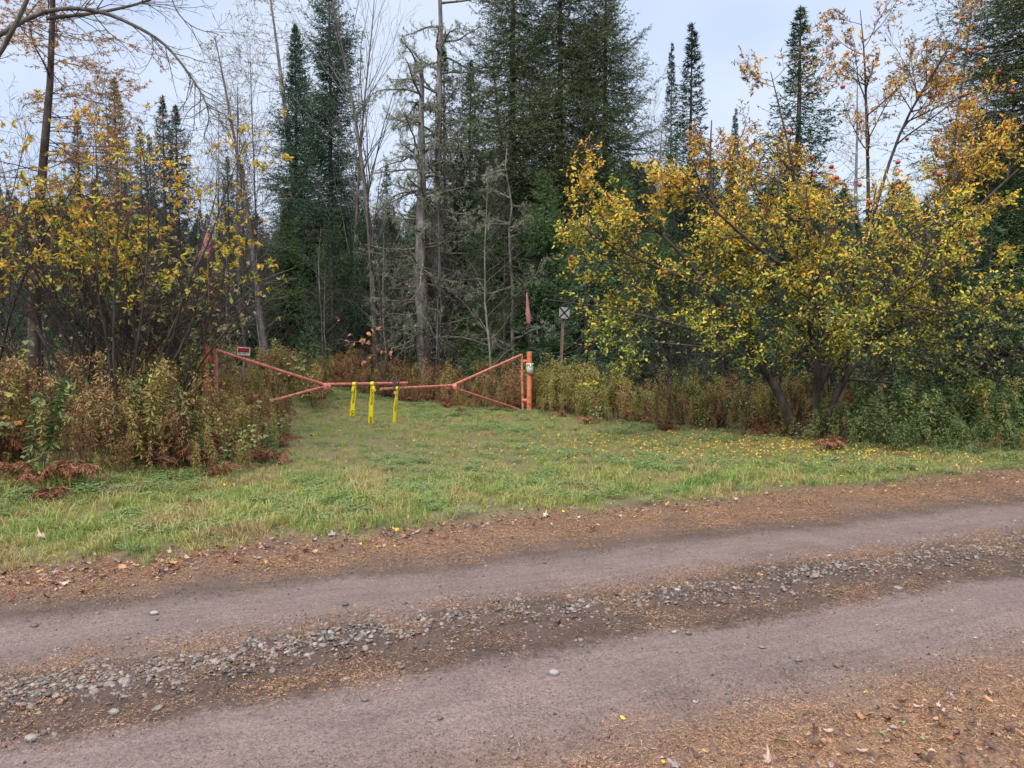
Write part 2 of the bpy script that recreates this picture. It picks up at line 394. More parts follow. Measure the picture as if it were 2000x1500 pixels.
# ------------------------------------------------------------------ grass
MT['grass'] = leafmat('grass_blade', [(.30, .20, .11), (.44, .34, .17), (.39, .37, .13), (.30, .36, .10), (.20, .31, .085), (.12, .22, .065)], wobj=.3, posn=.6, posscale=1.5, transl=.3, spec=.3)
MT['clover'] = leafmat('clover_leaf', [(.22, .30, .11), (.20, .32, .14), (.28, .36, .15)], wobj=.3, transl=.25)
def tuft(rng, nb, h, spread, wdt, lean, m):
    mb = MB(); a = rng.uniform(0, 2*pi, nb); r = spread*np.sqrt(rng.random(nb))
    P0 = np.stack([r*np.cos(a), r*np.sin(a), np.full(nb, -.01)], -1); hh = h*rng.uniform(.5, 1.2, nb)
    b = rng.uniform(0, 2*pi, nb); ln = lean*rng.uniform(.2, 1.4, nb); D = np.stack([np.cos(b), np.sin(b), 0*b], -1)
    S = np.stack([-np.sin(b), np.cos(b), 0*b], -1)
    s2 = rng.uniform(0, 2*pi, nb); S = np.stack([np.cos(s2), np.sin(s2), 0*b], -1)
    P1 = P0+D*(ln*hh*.35)[:, None]+np.array([0, 0, 1])*(hh*.6)[:, None]
    P2 = P0+D*(ln*hh*1.1)[:, None]+np.array([0, 0, 1])*(hh*np.clip(1-ln*.45, .3, 1))[:, None]
    W = wdt*rng.uniform(.7, 1.3, nb)[:, None]
    V = np.stack([P0-S*W/2, P0+S*W/2, P1+S*W*.4, P1-S*W*.4, P2], 1)
    i = np.arange(nb)*5; rr = rng.random(nb)
    mb.add(V.reshape(-1, 3), np.stack([i, i+1, i+2, i+3], -1), 0, rr)
    mb.add(np.zeros((0, 3)), np.zeros((0, 3), int))
    mb.F.append((np.stack([i+3, i+2, i+4], -1), 0, rr))
    return mb.mesh('grass_tuft', [m])
rg = np.random.default_rng(3)
gp = proto_set('grass_tuft', [tuft(rg, 26, .055, .07, .005, .8, MT['grass']) for _ in range(3)] +
               [tuft(rg, 22, .10, .06, .006, .9, MT['grass']) for _ in range(2)] +
               [tuft(rg, 26, .17, .05, .007, .8, MT['grass']) for _ in range(2)])
x, y = fill_poly(lawn_poly, 250)
u, v = xy2uv(x, y)
worn = patchy(x, y, .8, .4)
edge = sm((v-5.7-.5*sm((u-.3)/2)-.35*patchy(u, u*0, 1.3, 2.)-.12*np.sin(u*3.4))/.85)
near = sm((11-y)/3)
tx = x+2.1-(15-y)*.28; trk = np.exp(-((np.abs(tx)-.75)/.22)**2)*sm((v-6.8)/.8)
keep = rg.random(len(x)) < (1-.55*trk)*edge*np.clip(.7+.3*near, 0, 1)*(.7+.3*worn)
x, y, v, near = x[keep], y[keep], v[keep], near[keep]
tall = patchy(x, y, 1.6, 3.)*np.exp(-((v-7.1)/.9)**2)
idx = np.where(rg.random(len(x)) < .45*tall+.05, rg.integers(5, 7, len(x)), np.where(rg.random(len(x)) < .25+.4*near, rg.integers(3, 5, len(x)), rg.integers(0, 3, len(x))))
s = rg.uniform(.45, 1.15, len(x))*(.7+.35*near)*(.6+.4*sm((v-6.0)/.6))
tag(scatter('grass', gp, np.stack([x, y, H(x, y)], -1), np.stack([rg.normal(0, .12, len(x)), rg.normal(0, .12, len(x)), rg.uniform(0, 6.28, len(x))], -1), s, idx),
    'short green and straw coloured grass covering the lawn before the gate', 'grass')
x2, y2, u2, v2 = fill_uv(-1, 6, 1.2, 2.45, 30); k2 = (patchy(x2, y2, 2.2, 1.) > .55) & (rg.random(len(x2)) < sm((2.4-v2)/.5)); x2, y2 = x2[k2], y2[k2]
tag(scatter('grass', gp, np.stack([x2, y2, H(x2, y2)], -1), np.stack([0*x2, 0*x2, rg.uniform(0, 6.28, len(x2))], -1), rg.uniform(.35, .8, len(x2)), rg.integers(0, 5, len(x2))), 'sparse thin grass in the litter of the near verge', 'grass')
# clover patches
def clover(rng):
    mb = MB(); n = 26
    a = rng.uniform(0, 6.28, n); r = .09*np.sqrt(rng.random(n)); P = np.stack([r*np.cos(a), r*np.sin(a), rng.uniform(.01, .05, n)], -1)
    P = np.repeat(P, 3, 0); b = rng.uniform(0, 6.28, 3*n); D = np.stack([np.cos(b), np.sin(b), .25+0*b], -1)
    leaves(mb, P, D, np.array([0, 0, 1.])+0*D, .018, .015); return mb.mesh('clover_patch', [MT['clover']])
cpz = proto_set('clover_patch', [clover(rg) for _ in range(3)])
x, y = fill_poly(lawn_poly, 60); u, v = xy2uv(x, y)
k = (patchy(x, y, .7, 5.2) > .66) & (v > 6.9) & (rg.random(len(x)) < .45) | (rg.random(len(x)) < .06) & (v > 6.5); x, y = x[k], y[k]
tag(scatter('clover', cpz, np.stack([x, y, H(x, y)+.01], -1), np.stack([0*x, 0*x, rg.uniform(0, 6.28, len(x))], -1), rg.uniform(.8, 1.5, len(x)), rg.integers(0, 3, len(x))),
    'low bluish green clover in patches on the lawn', 'clover')

# ------------------------------------------------------------------ needle litter
MT['needle'] = leafmat('fallen_needle', [(.09, .05, .03), (.22, .115, .06), (.40, .22, .11), (.58, .36, .20)], wobj=.2, transl=0, spec=.3)
MT['needle_dark'] = leafmat('dark_debris', [(.03, .02, .018), (.08, .05, .04), (.14, .09, .07)], wobj=.2, transl=0)
def needle_patch(rng, n, m, ln=.014, wd=.0014, rad=.13, hz=.004):
    mb = MB(); a = rng.uniform(0, 6.28, n); r = rad*np.sqrt(rng.random(n))
    P = np.stack([r*np.cos(a), r*np.sin(a), rng.uniform(.0005, hz, n)], -1); b = rng.uniform(0, 6.28, n)
    D = np.stack([np.cos(b), np.sin(b), rng.normal(0, .12, n)], -1); S = np.stack([-np.sin(b), np.cos(b), rng.normal(0, .3, n)], -1)
    l = ln*rng.uniform(.5, 1.4, n)[:, None]
    V = np.stack([P-S*wd/2, P+S*wd/2, P+D*l+S*wd/2, P+D*l-S*wd/2], 1)
    mb.add(V.reshape(-1, 3), np.arange(n*4).reshape(-1, 4)); return mb.mesh('needle_patch', [m])
npz = proto_set('needle_patch', [needle_patch(rg, 150, MT['needle']) for _ in range(3)]+[needle_patch(rg, 30, MT['needle']) for _ in range(2)]+[needle_patch(rg, 55, MT['needle_dark'], .006, .0028) for _ in range(2)])
xs, ys, ix = [], [], []
def addp(t, d, sel, lo, hi):
    x, y, u, v = fill_uv(-9, 16, t[0], t[1], d); k = sel(x, y, u, v); xs.append(x[k]); ys.append(y[k]); ix.append(rg.integers(lo, hi, k.sum()))
pk = lambda f, s: (lambda x, y, u, v: rg.random(len(x)) < patchy(u, v, f, s)*1.3)
al = lambda x, y, u, v: np.ones(len(x), bool)
addp((1.0, 2.85), 150, lambda x, y, u, v: rg.random(len(x)) < sm((2.85-v)/.5), 0, 3)
addp((5.4, 6.8), 130, lambda x, y, u, v: rg.random(len(x)) < np.exp(-((v-5.9)/.4)**2)*1.2, 0, 3)
addp((3.6, 4.6), 75, pk(1.2, 1.), 0, 3); addp((3.6, 4.55), 110, al, 5, 7)
nrut = lambda x, y, u, v: rg.random(len(x)) < 1-.8*np.exp(-((v-4.83)/.28)**4)-.75*np.exp(-((v-3.38)/.26)**4)
addp((2.4, 6.), 26, nrut, 3, 5); addp((2.4, 5.8), 22, nrut, 5, 7); addp((5.2, 6.6), 40, al, 5, 7); addp((1.2, 3.), 55, al, 5, 7)
x, y = np.concatenate(xs), np.concatenate(ys); ix = np.concatenate(ix)
tag(scatter('needle_litter', npz, np.stack([x, y, H(x, y)+.003], -1), np.stack([0*x, 0*x, rg.uniform(0, 6.28, len(x))], -1), rg.uniform(.8, 1.3, len(x)), ix),
    'orange brown larch needles and dark crumbs strewn over the road edges', 'needle litter')

# ------------------------------------------------------------------ pebbles
def ico(sub):
    t = (1+5**.5)/2
    V = [(-1, t, 0), (1, t, 0), (-1, -t, 0), (1, -t, 0), (0, -1, t), (0, 1, t), (0, -1, -t), (0, 1, -t), (t, 0, -1), (t, 0, 1), (-t, 0, -1), (-t, 0, 1)]
    Fc = [(0, 11, 5), (0, 5, 1), (0, 1, 7), (0, 7, 10), (0, 10, 11), (1, 5, 9), (5, 11, 4), (11, 10, 2), (10, 7, 6), (7, 1, 8), (3, 9, 4), (3, 4, 2), (3, 2, 6), (3, 6, 8), (3, 8, 9), (4, 9, 5), (2, 4, 11), (6, 2, 10), (8, 6, 7), (9, 8, 1)]
    V = [np.array(v)/np.linalg.norm(v) for v in V]
    for _ in range(sub):
        c = {}; nf = []
        def mid(a, b):
            k = (min(a, b), max(a, b))
            if k not in c:
                q = V[a]+V[b]; V.append(q/np.linalg.norm(q)); c[k] = len(V)-1
            return c[k]
        for a, b, d in Fc:
            e, f, g = mid(a, b), mid(b, d), mid(d, a); nf += [(a, e, g), (b, f, e), (d, g, f), (e, f, g)]
        Fc = nf
    return np.array(V), np.array(Fc)
ICO1, ICO2 = ico(1), ico(2)
def pebblemat(name, cols, wobj=1.):
    m = leafmat(name, cols, wobj=wobj, transl=0, rough=.5, spec=.5)
    nt = m.node_tree; b = nt.nodes['Principled BSDF']; tc = N(nt, 'ShaderNodeTexCoord'); z = N(nt, 'ShaderNodeTexNoise'); z.inputs['Scale'].default_value = 3.; z.inputs['Detail'].default_value = 6
    nt.links.new(tc.outputs['Object'], z.inputs['Vector']); src = b.inputs['Base Color'].links[0].from_socket
    mm = N(nt, 'ShaderNodeMix', data_type='RGBA', blend_type='MULTIPLY'); mm.inputs[0].default_value = .8
    r = ramp(nt, [(.3, (.6, .58, .57)), (.7, (1.2, 1.2, 1.2))]); nt.links.new(z.outputs['Fac'], r.inputs[0])
    nt.links.new(src, mm.inputs[6]); nt.links.new(r.outputs[0], mm.inputs[7]); nt.links.new(mm.outputs[2], b.inputs['Base Color'])
    bp = N(nt, 'ShaderNodeBump'); bp.inputs['Strength'].default_value = .25; nt.links.new(z.outputs['Fac'], bp.inputs['Height']); nt.links.new(bp.outputs[0], b.inputs['Normal'])
    return m
MT['peb'] = pebblemat('mixed_pebble', [(.06, .055, .055), (.13, .11, .105), (.21, .18, .17), (.25, .16, .14), (.17, .18, .17), (.28, .255, .235), (.10, .085, .08)])
MT['peb_dark'] = pebblemat('dark_crumb', [(.035, .026, .022), (.075, .055, .05), (.14, .11, .10)])
PEBC = {'dark grey': [(.045, .045, .047), (.08, .076, .075)], 'pinkish': [(.27, .165, .145), (.20, .12, .105)], 'pale grey': [(.24, .225, .215), (.31, .29, .27)], 'bluish green': [(.15, .155, .14), (.11, .115, .105)], 'brown': [(.14, .10, .08), (.10, .072, .06)]}
PM = {k: pebblemat('pebble_'+k.replace(' ', '_'), c) for k, c in PEBC.items()}
def pebble(rng, m, base=ICO1, sq=None, rough=.09):
    V, Fc = base; V = V.copy()
    for _ in range(5):
        d = rand_dir(1, rng)[0]; V *= (1+rough*rng.normal()*np.clip(V@d, -.2, 1))[:, None]
    V = V*np.array(sq or (1, rng.uniform(.65, .9), rng.uniform(.4, .65)))
    mb = MB(); mb.add(V, Fc); return mb.mesh('pebble', [m], True)
pz = proto_set('pebble', [pebble(rg, MT['peb']) for _ in range(8)])
xs, ys, ss = [], [], []
x, y, u, v = fill_uv(-6, 14, 3.6, 4.7, 4200)
cen = 4.12+.05*np.sin(u*1.3); k = rg.random(len(x)) < np.exp(-((v-cen)/.17)**2)*(.4+.6*sm((1.8-u)/3))+.04
xs.append(x[k]); ys.append(y[k]); ss.append(rg.lognormal(-4.85, .45, k.sum()))
x, y, u, v = fill_uv(-6, 14, 5.5, 6.7, 130); k = rg.random(len(x)) < patchy(u, v, 1.5, 2.)**2; xs.append(x[k]); ys.append(y[k]); ss.append(rg.lognormal(-4.8, .35, k.sum()))
x, y, u, v = fill_uv(-4, 8, 1., 2.9, 30); xs.append(x); ys.append(y); ss.append(rg.lognormal(-4.9, .4, len(x)))
x, y, u, v = fill_uv(-5, 12, 2.6, 6., 25); xs.append(x); ys.append(y); ss.append(rg.lognormal(-5.3, .4, len(x)))
x, y, s = np.concatenate(xs), np.concatenate(ys), np.clip(np.concatenate(ss), .003, .028)
tag(scatter('gravel', pz, np.stack([x, y, H(x, y)+s*.05], -1), np.stack([rg.normal(0, .25, len(x)), rg.normal(0, .25, len(x)), rg.uniform(0, 6.28, len(x))], -1), s, rg.integers(0, 8, len(x))),
    'wet rounded gravel heaped in the ridge between the wheel tracks', 'gravel')
dz = proto_set('soil_crumb', [pebble(rg, MT['peb_dark'], ICO1, None, .25) for _ in range(5)])
x, y, u, v = fill_uv(-5, 12, 1.3, 6.2, 700); k = rg.random(len(x)) < .04+.5*np.exp(-((v-4.08)/.4)**2)+.6*(np.exp(-((v-4.08)/.4)**2)+np.exp(-((v-5.5)/.25)**2)+np.exp(-((v-2.6)/.25)**2)); x, y = x[k], y[k]
s = rg.lognormal(-5.55, .35, len(x))
tag(scatter('soil_crumbs', dz, np.stack([x, y, H(x, y)+.001], -1), rg.uniform(0, 3, (len(x), 3)), s, rg.integers(0, 5, len(x))), 'dark damp crumbs of soil scattered over the dirt road', 'soil')
# countable stones: the larger ones of the ridge
keys = list(PEBC); pm = {k: [pebble(rg, PM[k], ICO1) for _ in range(4)] for k in keys}
cnt = 0
while cnt < 270:
    u = rg.uniform(-3.3, 4.5); v = 4.12+.05*sin(u*1.3)+rg.normal(0, .11)
    if u > 1.2 and rg.random() < .6: continue
    if rg.random() > .4+.6*max(0, sin(u*2.3+.5)): continue
    X, Y = uv2xy(u, v)
    if abs(X) > Y*.68: continue
    k = keys[rg.choice(5, p=[.22, .24, .18, .22, .14])]; s = rg.uniform(.008, .017) if rg.random() < .85 else rg.uniform(.017, .024)
    o = link('stone', pm[k][rg.integers(4)], None, (X, Y, float(H(X, Y))+s*.12+rg.uniform(0, .010)))
    o.scale = (s, s, s); o.rotation_euler = (rg.normal(0, .3), rg.normal(0, .3), rg.uniform(0, 6.28))
    tag(o, 'rounded %s stone in the gravel ridge between the wheel tracks' % k, 'stone', '%s stones of the gravel ridge' % k); cnt += 1
single = [(674, 1187, .024, 'dark grey', 'lone dark stone standing on the far wheel track left of centre'),
          (302, 1201, .026, 'pale grey', 'flat pale stone at the far edge of the far wheel track, left'),
          (250, 1245, .016, 'pinkish', 'small pale pink stone lying on the far wheel track at left'),
          (68, 1218, .024, 'brown', 'grey brown stone at the grassy side of the far wheel track, far left'),
          (1488, 1262, .018, 'pinkish', 'pale rounded stone on the near wheel track right of centre'),
          (1559, 1286, .022, 'bluish green', 'flat bluish stone on the near wheel track, beyond the leaf litter'),
          (1638, 1302, .027, 'brown', 'long brownish stone half sunk in the near wheel track'),
          (1345, 1240, .020, 'bluish green', 'flat pale bluish stone at the edge of the near wheel track'),
          (1317, 1239, .014, 'pale grey', 'small white stone beside the flat bluish stone on the track'),
          (1260, 1232, .015, 'dark grey', 'dark stone left of the small white one at the near track edge'),
          (1082, 1320, .026, 'pale grey', 'pale stone sunk in the middle of the near wheel track'),
          (712, 1363, .018, 'bluish green', 'small grey stone at the near track edge, lower left'),
          (1616, 1152, .017, 'pale grey', 'pale oblong stone in the right half of the gravel band'),
          (1905, 1243, .012, 'pale grey', 'small pale stone at the right end of the near wheel track'),
          (60, 1440, .030, 'pale grey', 'grey stone in the dirt at the lower left corner'),
          (860, 1407, .014, 'brown', 'small brown stone low on the near wheel track'),
          (1004, 1478, .014, 'pinkish', 'small pale stone at the bottom edge, middle of the road'),
          (1358, 1380, .014, 'pale grey', 'little pale stone where the litter begins, lower right')]
for px, py, s, k, lab in single:
    X, Y = gnd(px, py); o = link('stone', pebble(rg, PM[k], ICO2), None, (X, Y, float(H(X, Y))+s*.3)); o.scale = (s,)*3; o.rotation_euler = (0, 0, rg.uniform(-.5, .5)); tag(o, lab, 'stone')
# stick on the gravel
mb = MB(); tubes(mb, [(np.array([[0, 0, 0], [.03, .004, .004], [.07, .002, .006], [.11, .008, .002]]), np.array([.004, .005, .005, .003]))], 6)
X, Y = gnd(455, 1325); tag(link('stick', mb.mesh('stick', [MT['bark_dark']]), None, (X, Y, float(H(X, Y))+.012)), 'short dark stick lying on the near side of the gravel ridge', 'stick')

# ------------------------------------------------------------------ fallen leaves
LC = {'rust red': [(.20, .06, .038), (.30, .11, .06)], 'pale pinkish': [(.38, .25, .20), (.46, .33, .27)], 'dark brown': [(.08, .045, .035), (.13, .075, .055)], 'yellow': [(.62, .42, .05), (.66, .36, .05)], 'orange tan': [(.48, .25, .09), (.40, .20, .09)], 'light green': [(.22, .27, .10), (.18, .22, .08)], 'mauve grey': [(.24, .19, .20), (.30, .24, .25)]}
LM = {k: pebblemat('leaf_'+k.replace(' ', '_'), c) for k, c in LC.items()}
def maple(rng, m):
    a = np.radians([-90, -50, -25, 0, 22, 42, 64, 78, 90, 102, 116, 138, 158, 180, 205, 230]); r = np.array([.25, .42, .75, .55, 1.0, .6, .62, .85, 1.15, .85, .62, .6, 1.0, .55, .75, .42])*rng.uniform(.92, 1.08, 16)
    x, y = r*np.cos(a), r*np.sin(a)+.25; c1, c2 = rng.uniform(-.7, 1.3, 2); x = x*rng.uniform(.6, 1); z = c1*.5*x*x+c2*.4*y*y+.12*rng.normal(size=16)+.15*np.abs(x)
    V = np.concatenate([[[0, .1, 0]], np.stack([x, y, z], -1)]); n = 16
    Fc = np.array([[0, 1+i, 1+(i+1) % n] for i in range(n)]); mb = MB(); mb.add(V, Fc, 0, np.full(n, rng.random())); return mb.mesh('maple_leaf', [m])
def oval(rng, m):
    mb = MB(); t = np.linspace(0, 1, 6); wd = np.array([0, .28, .38, .34, .2, 0]); cr = rng.uniform(-1.1, 1.1); V = []
    for i in range(6): z = cr*(t[i]-.5)**2*1.6; V += [(-wd[i], t[i]*1.5-.7, z+.12), (0, t[i]*1.5-.7, z), (wd[i], t[i]*1.5-.7, z+.12*rng.uniform(.3, 1.4))]
    Fc = [(3*i+a, 3*i+a+1, 3*i+a+4, 3*i+a+3) for i in range(5) for a in (0, 1)]; mb.add(V, Fc, 0, np.full(10, rng.random())); return mb.mesh('oval_leaf', [m])
lz = {k: [maple(rg, m), oval(rg, m), oval(rg, m), maple(rg, m), oval(rg, m)] for k, m in LM.items()}
lk = list(LC)
def drop(x, y, s, k, lab, grp, kinds=(0, 1, 2, 3, 4), dz=.012, w=True, ):
    o = link('fallen_leaf', lz[k][kinds[rg.integers(len(kinds))]], None, (x, y, float(H(x, y))+dz+s*.1)); o.scale = (s,)*3
    o.rotation_euler = (rg.normal(0, .28), rg.normal(0, .28), rg.uniform(0, 6.28)); return tag(o, lab, 'leaf', grp)
n = 0
while n < 145:       # far verge strip
    u = rg.uniform(-5.5, 5); v = 6.05+.3*float(sm((u-.3)/2))+rg.normal(0, .22)+.1*sin(u*1.7); X, Y = uv2xy(u, v)
    if abs(X) > Y*.67 or rg.random() > sm((3.5-u)/4)+.25: continue
    k = lk[rg.choice(7, p=[.28, .22, .2, .04, .12, .04, .1])]
    drop(X, Y, rg.uniform(.022, .05), k, 'fallen %s leaf in the litter along the far road edge' % k, '%s leaves along the far road edge' % k); n += 1
n = 0
while n < 90:       # near verge
    u = rg.uniform(-.5, 5.5); v = rg.uniform(1.3, 2.45); X, Y = uv2xy(u, v)
    if abs(X) > Y*.67 or Y < 2.8: continue
    k = lk[rg.choice(7, p=[.17, .17, .34, .05, .16, .03, .08])]
    drop(X, Y, rg.uniform(.014, .040), k, 'fallen %s leaf on the near verge at the lower right' % k, '%s leaves on the near verge' % k); n += 1
n = 0
while n < 55:       # on the grass
    px, py = rg.uniform(0, 2000), rg.uniform(850, 1080); X, Y = gnd(px, py); u, v = xy2uv(X, Y)
    if v < 6.6 or not inpoly(np.array([X]), np.array([Y]), lawn_poly)[0]: continue
    k = lk[rg.choice(7, p=[.34, .2, .14, .08, .16, .0, .08])]
    drop(X, Y, rg.uniform(.022, .042), k, 'fallen %s leaf lying on the grass of the drive' % k, '%s leaves on the grass' % k, dz=.05); n += 1
for px, py, s, k, lab in [(1216, 1412, .022, 'yellow', 'lone yellow leaf upright on the near track edge'), (1486, 1136, .030, 'orange tan', 'orange leaf on the gravel band right of centre'),
                          (1690, 1364, .020, 'yellow', 'small yellow leaf on the orange needles, lower right'), (1765, 1390, .034, 'pale pinkish', 'curled pale leaf among the litter, lower right'),
                          (1168, 1034, .030, 'yellow', 'bright yellow leaf on the far road shoulder'), (1020, 1002, .05, 'mauve grey', 'curled greyish leaf at the far grass edge in the middle'),
                          (85, 1062, .07, 'pale pinkish', 'large pale leaf lying in the grass at far left')]:
    X, Y = gnd(px, py); drop(X, Y, s, k, lab, None, (1, 2) if k == 'yellow' else (0, 3))
am = leafmat('litter_leaf', [c for k in ('rust red', 'dark brown', 'orange tan', 'pale pinkish', 'mauve grey', 'rust red', 'dark brown') for c in LC[k]], wobj=1., transl=.1, spec=.4)
ym = leafmat('fallen_apple_leaf', [(.62, .46, .06), (.68, .38, .05), (.45, .36, .08), (.55, .25, .06)], wobj=1., transl=.15)
lp = proto_set('small_leaf', [oval(rg, am), maple(rg, am), oval(rg, ym), oval(rg, ym)])
XS, SS, IX = [], [], []
x, y, u, v = fill_uv(-7, 14, 5.6, 7., 520); k = rg.random(len(x)) < np.exp(-((v-6.05-.3*sm((u-.3)/2))/.3)**2)*(.25+.75*sm((4-u)/4)); XS.append(np.stack([x[k], y[k]], -1)); SS.append(rg.uniform(.010, .028, k.sum())); IX.append(rg.integers(0, 2, k.sum()))
x, y, u, v = fill_uv(-1, 6, 1.2, 2.6, 520); k = rg.random(len(x)) < sm((2.6-v)/.4); XS.append(np.stack([x[k], y[k]], -1)); SS.append(rg.uniform(.007, .020, k.sum())); IX.append(rg.integers(0, 2, k.sum()))
x, y = fill_poly(lawn_poly, 14); XS.append(np.stack([x, y], -1)); SS.append(rg.uniform(.015, .032, len(x))); IX.append(rg.integers(0, 3, len(x)))
x, y = rg.normal(4.0, 2.1, 2600), rg.normal(11.6, 1.2, 2600); k = inpoly(x, y, lawn_poly) & (xy2uv(x, y)[1] > 6.8); XS.append(np.stack([x[k], y[k]], -1)); SS.append(rg.uniform(.02, .036, k.sum())); IX.append(rg.integers(2, 4, k.sum()))
Q = np.concatenate(XS); s = np.concatenate(SS); vv = xy2uv(Q[:, 0], Q[:, 1])[1]
zz = H(Q[:, 0], Q[:, 1])+np.where(vv > 6.7, rg.uniform(.02, .06, len(Q)), .012)
tag(scatter('leaf_litter', lp, np.stack([Q[:, 0], Q[:, 1], zz], -1), np.stack([rg.normal(0, .35, len(Q)), rg.normal(0, .35, len(Q)), rg.uniform(0, 6.28, len(Q))], -1), s, np.concatenate(IX)),
    'small fallen leaves strewn thinly over grass and road edges', 'leaf litter')

# ------------------------------------------------------------------ weeds
WM = {
 'olive': leafmat('goldenrod_olive', [(.13, .13, .04), (.26, .26, .08), (.38, .34, .11), (.46, .33, .12)], wobj=.55, transl=.25),
 'brown': leafmat('goldenrod_brown', [(.11, .055, .03), (.24, .12, .06), (.40, .24, .11), (.33, .26, .10)], wobj=.55, transl=.2),
 'green': leafmat('weed_green', [(.07, .11, .04), (.12, .18, .065), (.20, .26, .10), (.30, .32, .13)], wobj=.5, transl=.25),
 'rust': leafmat('fern_rust', [(.12, .05, .027), (.25, .105, .058), (.36, .18, .09)], wobj=.5, transl=.15),
 'broad': leafmat('raspberry_leaf', [(.09, .13, .05), (.15, .20, .07), (.26, .28, .10), (.40, .34, .09)], wobj=.45, transl=.25, spec=.5),
 'orangeleaf': leafmat('raspberry_orange', [(.50, .26, .10), (.55, .20, .09), (.45, .34, .10)], wobj=.3, transl=.25),
 'stem': mat('weed_stem', (.10, .06, .035), .8)}
def goldenrod(rng, m, h=1.0, nl=70, ll=.085, lw=.014, stems=3):
    mb = MB()
    for q in range(stems):
        a = rng.uniform(0, 6.28); b = np.array([cos(a)*.06*q, sin(a)*.06*q, -.02]); ln = rng.normal(0, .12, 2); hh = h*rng.uniform(.7, 1.1)
        t = np.linspace(0, 1, 5)[:, None]; pts = b+np.concatenate([ln[0]*t**1.5*hh, ln[1]*t**1.5*hh, t*hh], 1)
        tubes(mb, [(pts, np.linspace(.004, .0015, 5))], 3, 1)
        s = rng.uniform(.18, 1, nl)**.8; P = np.stack([np.interp(s, t[:, 0], pts[:, i]) for i in range(3)], -1)
        az = np.arange(nl)*2.4+rng.normal(0, .3, nl); dz = rng.normal(-.1, .35, nl)+.5*s; D = np.stack([np.cos(az), np.sin(az), dz], -1)
        leaves(mb, P, D, np.array([0, 0, 1.])+rng.normal(0, .3, (nl, 3)), ll*rng.uniform(.5, 1.2, nl)*(1.15-.55*s), lw*rng.uniform(.7, 1.2, nl), 0, fold=.2, curl=rng.uniform(.6, 1.8))
        n2 = 26; P = pts[-1]+rng.normal(0, .035, (n2, 3))-np.array([0, 0, .05]); D = rand_dir(n2, rng)+np.array([0, 0, .6])
        leaves(mb, P, D, rand_dir(n2, rng), .03, .008, 0)
    return mb.mesh('weed_plant', [m, WM['stem']])
def raspberry(rng, m, h=.8, n=9, ls=.075):
    mb = MB(); polys = []
    for q in range(3):
        a = rng.uniform(0, 6.28); t = np.linspace(0, 1, 6); out_ = h*.55*rng.uniform(.5, 1.2)
        pts = np.stack([cos(a)*out_*t**1.4, sin(a)*out_*t**1.4, h*(t*1.3-.45*t**2.2)*rng.uniform(.7, 1.1)], -1); polys.append((pts, np.linspace(.005, .002, 6)))
        for j in range(n):
            s = .25+.75*j/(n-1); P = np.array([np.interp(s, t, pts[:, i]) for i in range(3)]); az = j*2.4+a; D0 = np.array([cos(az), sin(az), .25]); st = P+D0*.07
            polys.append((np.array([P, st]), np.array([.0015, .001])))
            for da in (-1.1, 0, 1.1): 
                D = np.array([[cos(az+da), sin(az+da), rng.normal(-.25, .25)]]); leaves(mb, st[None], D, np.array([[0, 0, 1.]])+rng.normal(0, .25, (1, 3)), ls*rng.uniform(.7, 1.15), ls*.68, 0, fold=.12, curl=.25)
    tubes(mb, polys, 3, 1); return mb.mesh('bramble_plant', [m, WM['stem']])
def fern(rng, m, h=.45, n=9):
    mb = MB(); polys = []
    for q in range(n):
        a = q/n*6.28+rng.normal(0, .3); t = np.linspace(0, 1, 7); o_ = h*rng.uniform(.5, 1.); hh = h*rng.uniform(.6, 1.1)
        pts = np.stack([cos(a)*o_*t, sin(a)*o_*t, hh*(2.2*t-1.9*t*t)], -1); polys.append((pts, np.linspace(.003, .001, 7)))
        k = 20; s = np.repeat(np.linspace(.15, 1, k), 2); P = np.stack([np.interp(s, t, pts[:, i]) for i in range(3)], -1); sd = np.tile([1, -1], k)
        D = np.stack([-sin(a)*sd+cos(a)*.5, cos(a)*sd+sin(a)*.5, rng.normal(-.4, .4, 2*k)], -1)
        leaves(mb, P, D, np.array([0, 0, 1.])+rng.normal(0, .5, (2*k, 3)), h*.26*np.sin(s*2.6+.3)*rng.uniform(.7, 1.2, 2*k), .016, 0, fold=.3, curl=1.2)
    tubes(mb, polys, 3, 1); return mb.mesh('fern_plant', [m, WM['stem']])
def twiggy(rng, m, h=.9):
    out_ = []; C = dict(seg=[5, 4, 3], n=[7, 3], wig=[.12, .2, .2], trop=[.05, .05, 0], smin=[.2, .2], ang=[40, 40], ratio=[.45, .5], tip=.4, rr=.6)
    for q in range(4): grow(rng, out_, np.array([rng.normal(0, .04), rng.normal(0, .04), 0]), np.array([rng.normal(0, .3), rng.normal(0, .3), 1]), h, .005, 0, C)
    mb = MB(); tubes(mb, [(a, b) for a, b, c in out_], 3); return mb.mesh('bare_brush', [m])
pl = [goldenrod(rg, WM['olive'], 1.05), goldenrod(rg, WM['olive'], .9, 60, .10, .016), goldenrod(rg, WM['brown'], 1., 60, .07, .011), goldenrod(rg, WM['brown'], .85, 55, .06, .013),
      goldenrod(rg, WM['green'], .85, 55, .11, .022), goldenrod(rg, WM['green'], .7, 50, .09, .02), raspberry(rg, WM['broad']), raspberry(rg, WM['broad'], .6, 7, .06),
      fern(rg, WM['rust']), fern(rg, WM['rust'], .35, 7), twiggy(rg, MT['twig_dark']), twiggy(rg, MT['twig_rust'], .8), raspberry(rg, WM['orangeleaf'], .6, 4, .06),
      tuft(rg, 45, .5, .08, .008, .9, WM['green']), tuft(rg, 45, .45, .08, .007, .9, WM['olive'])]
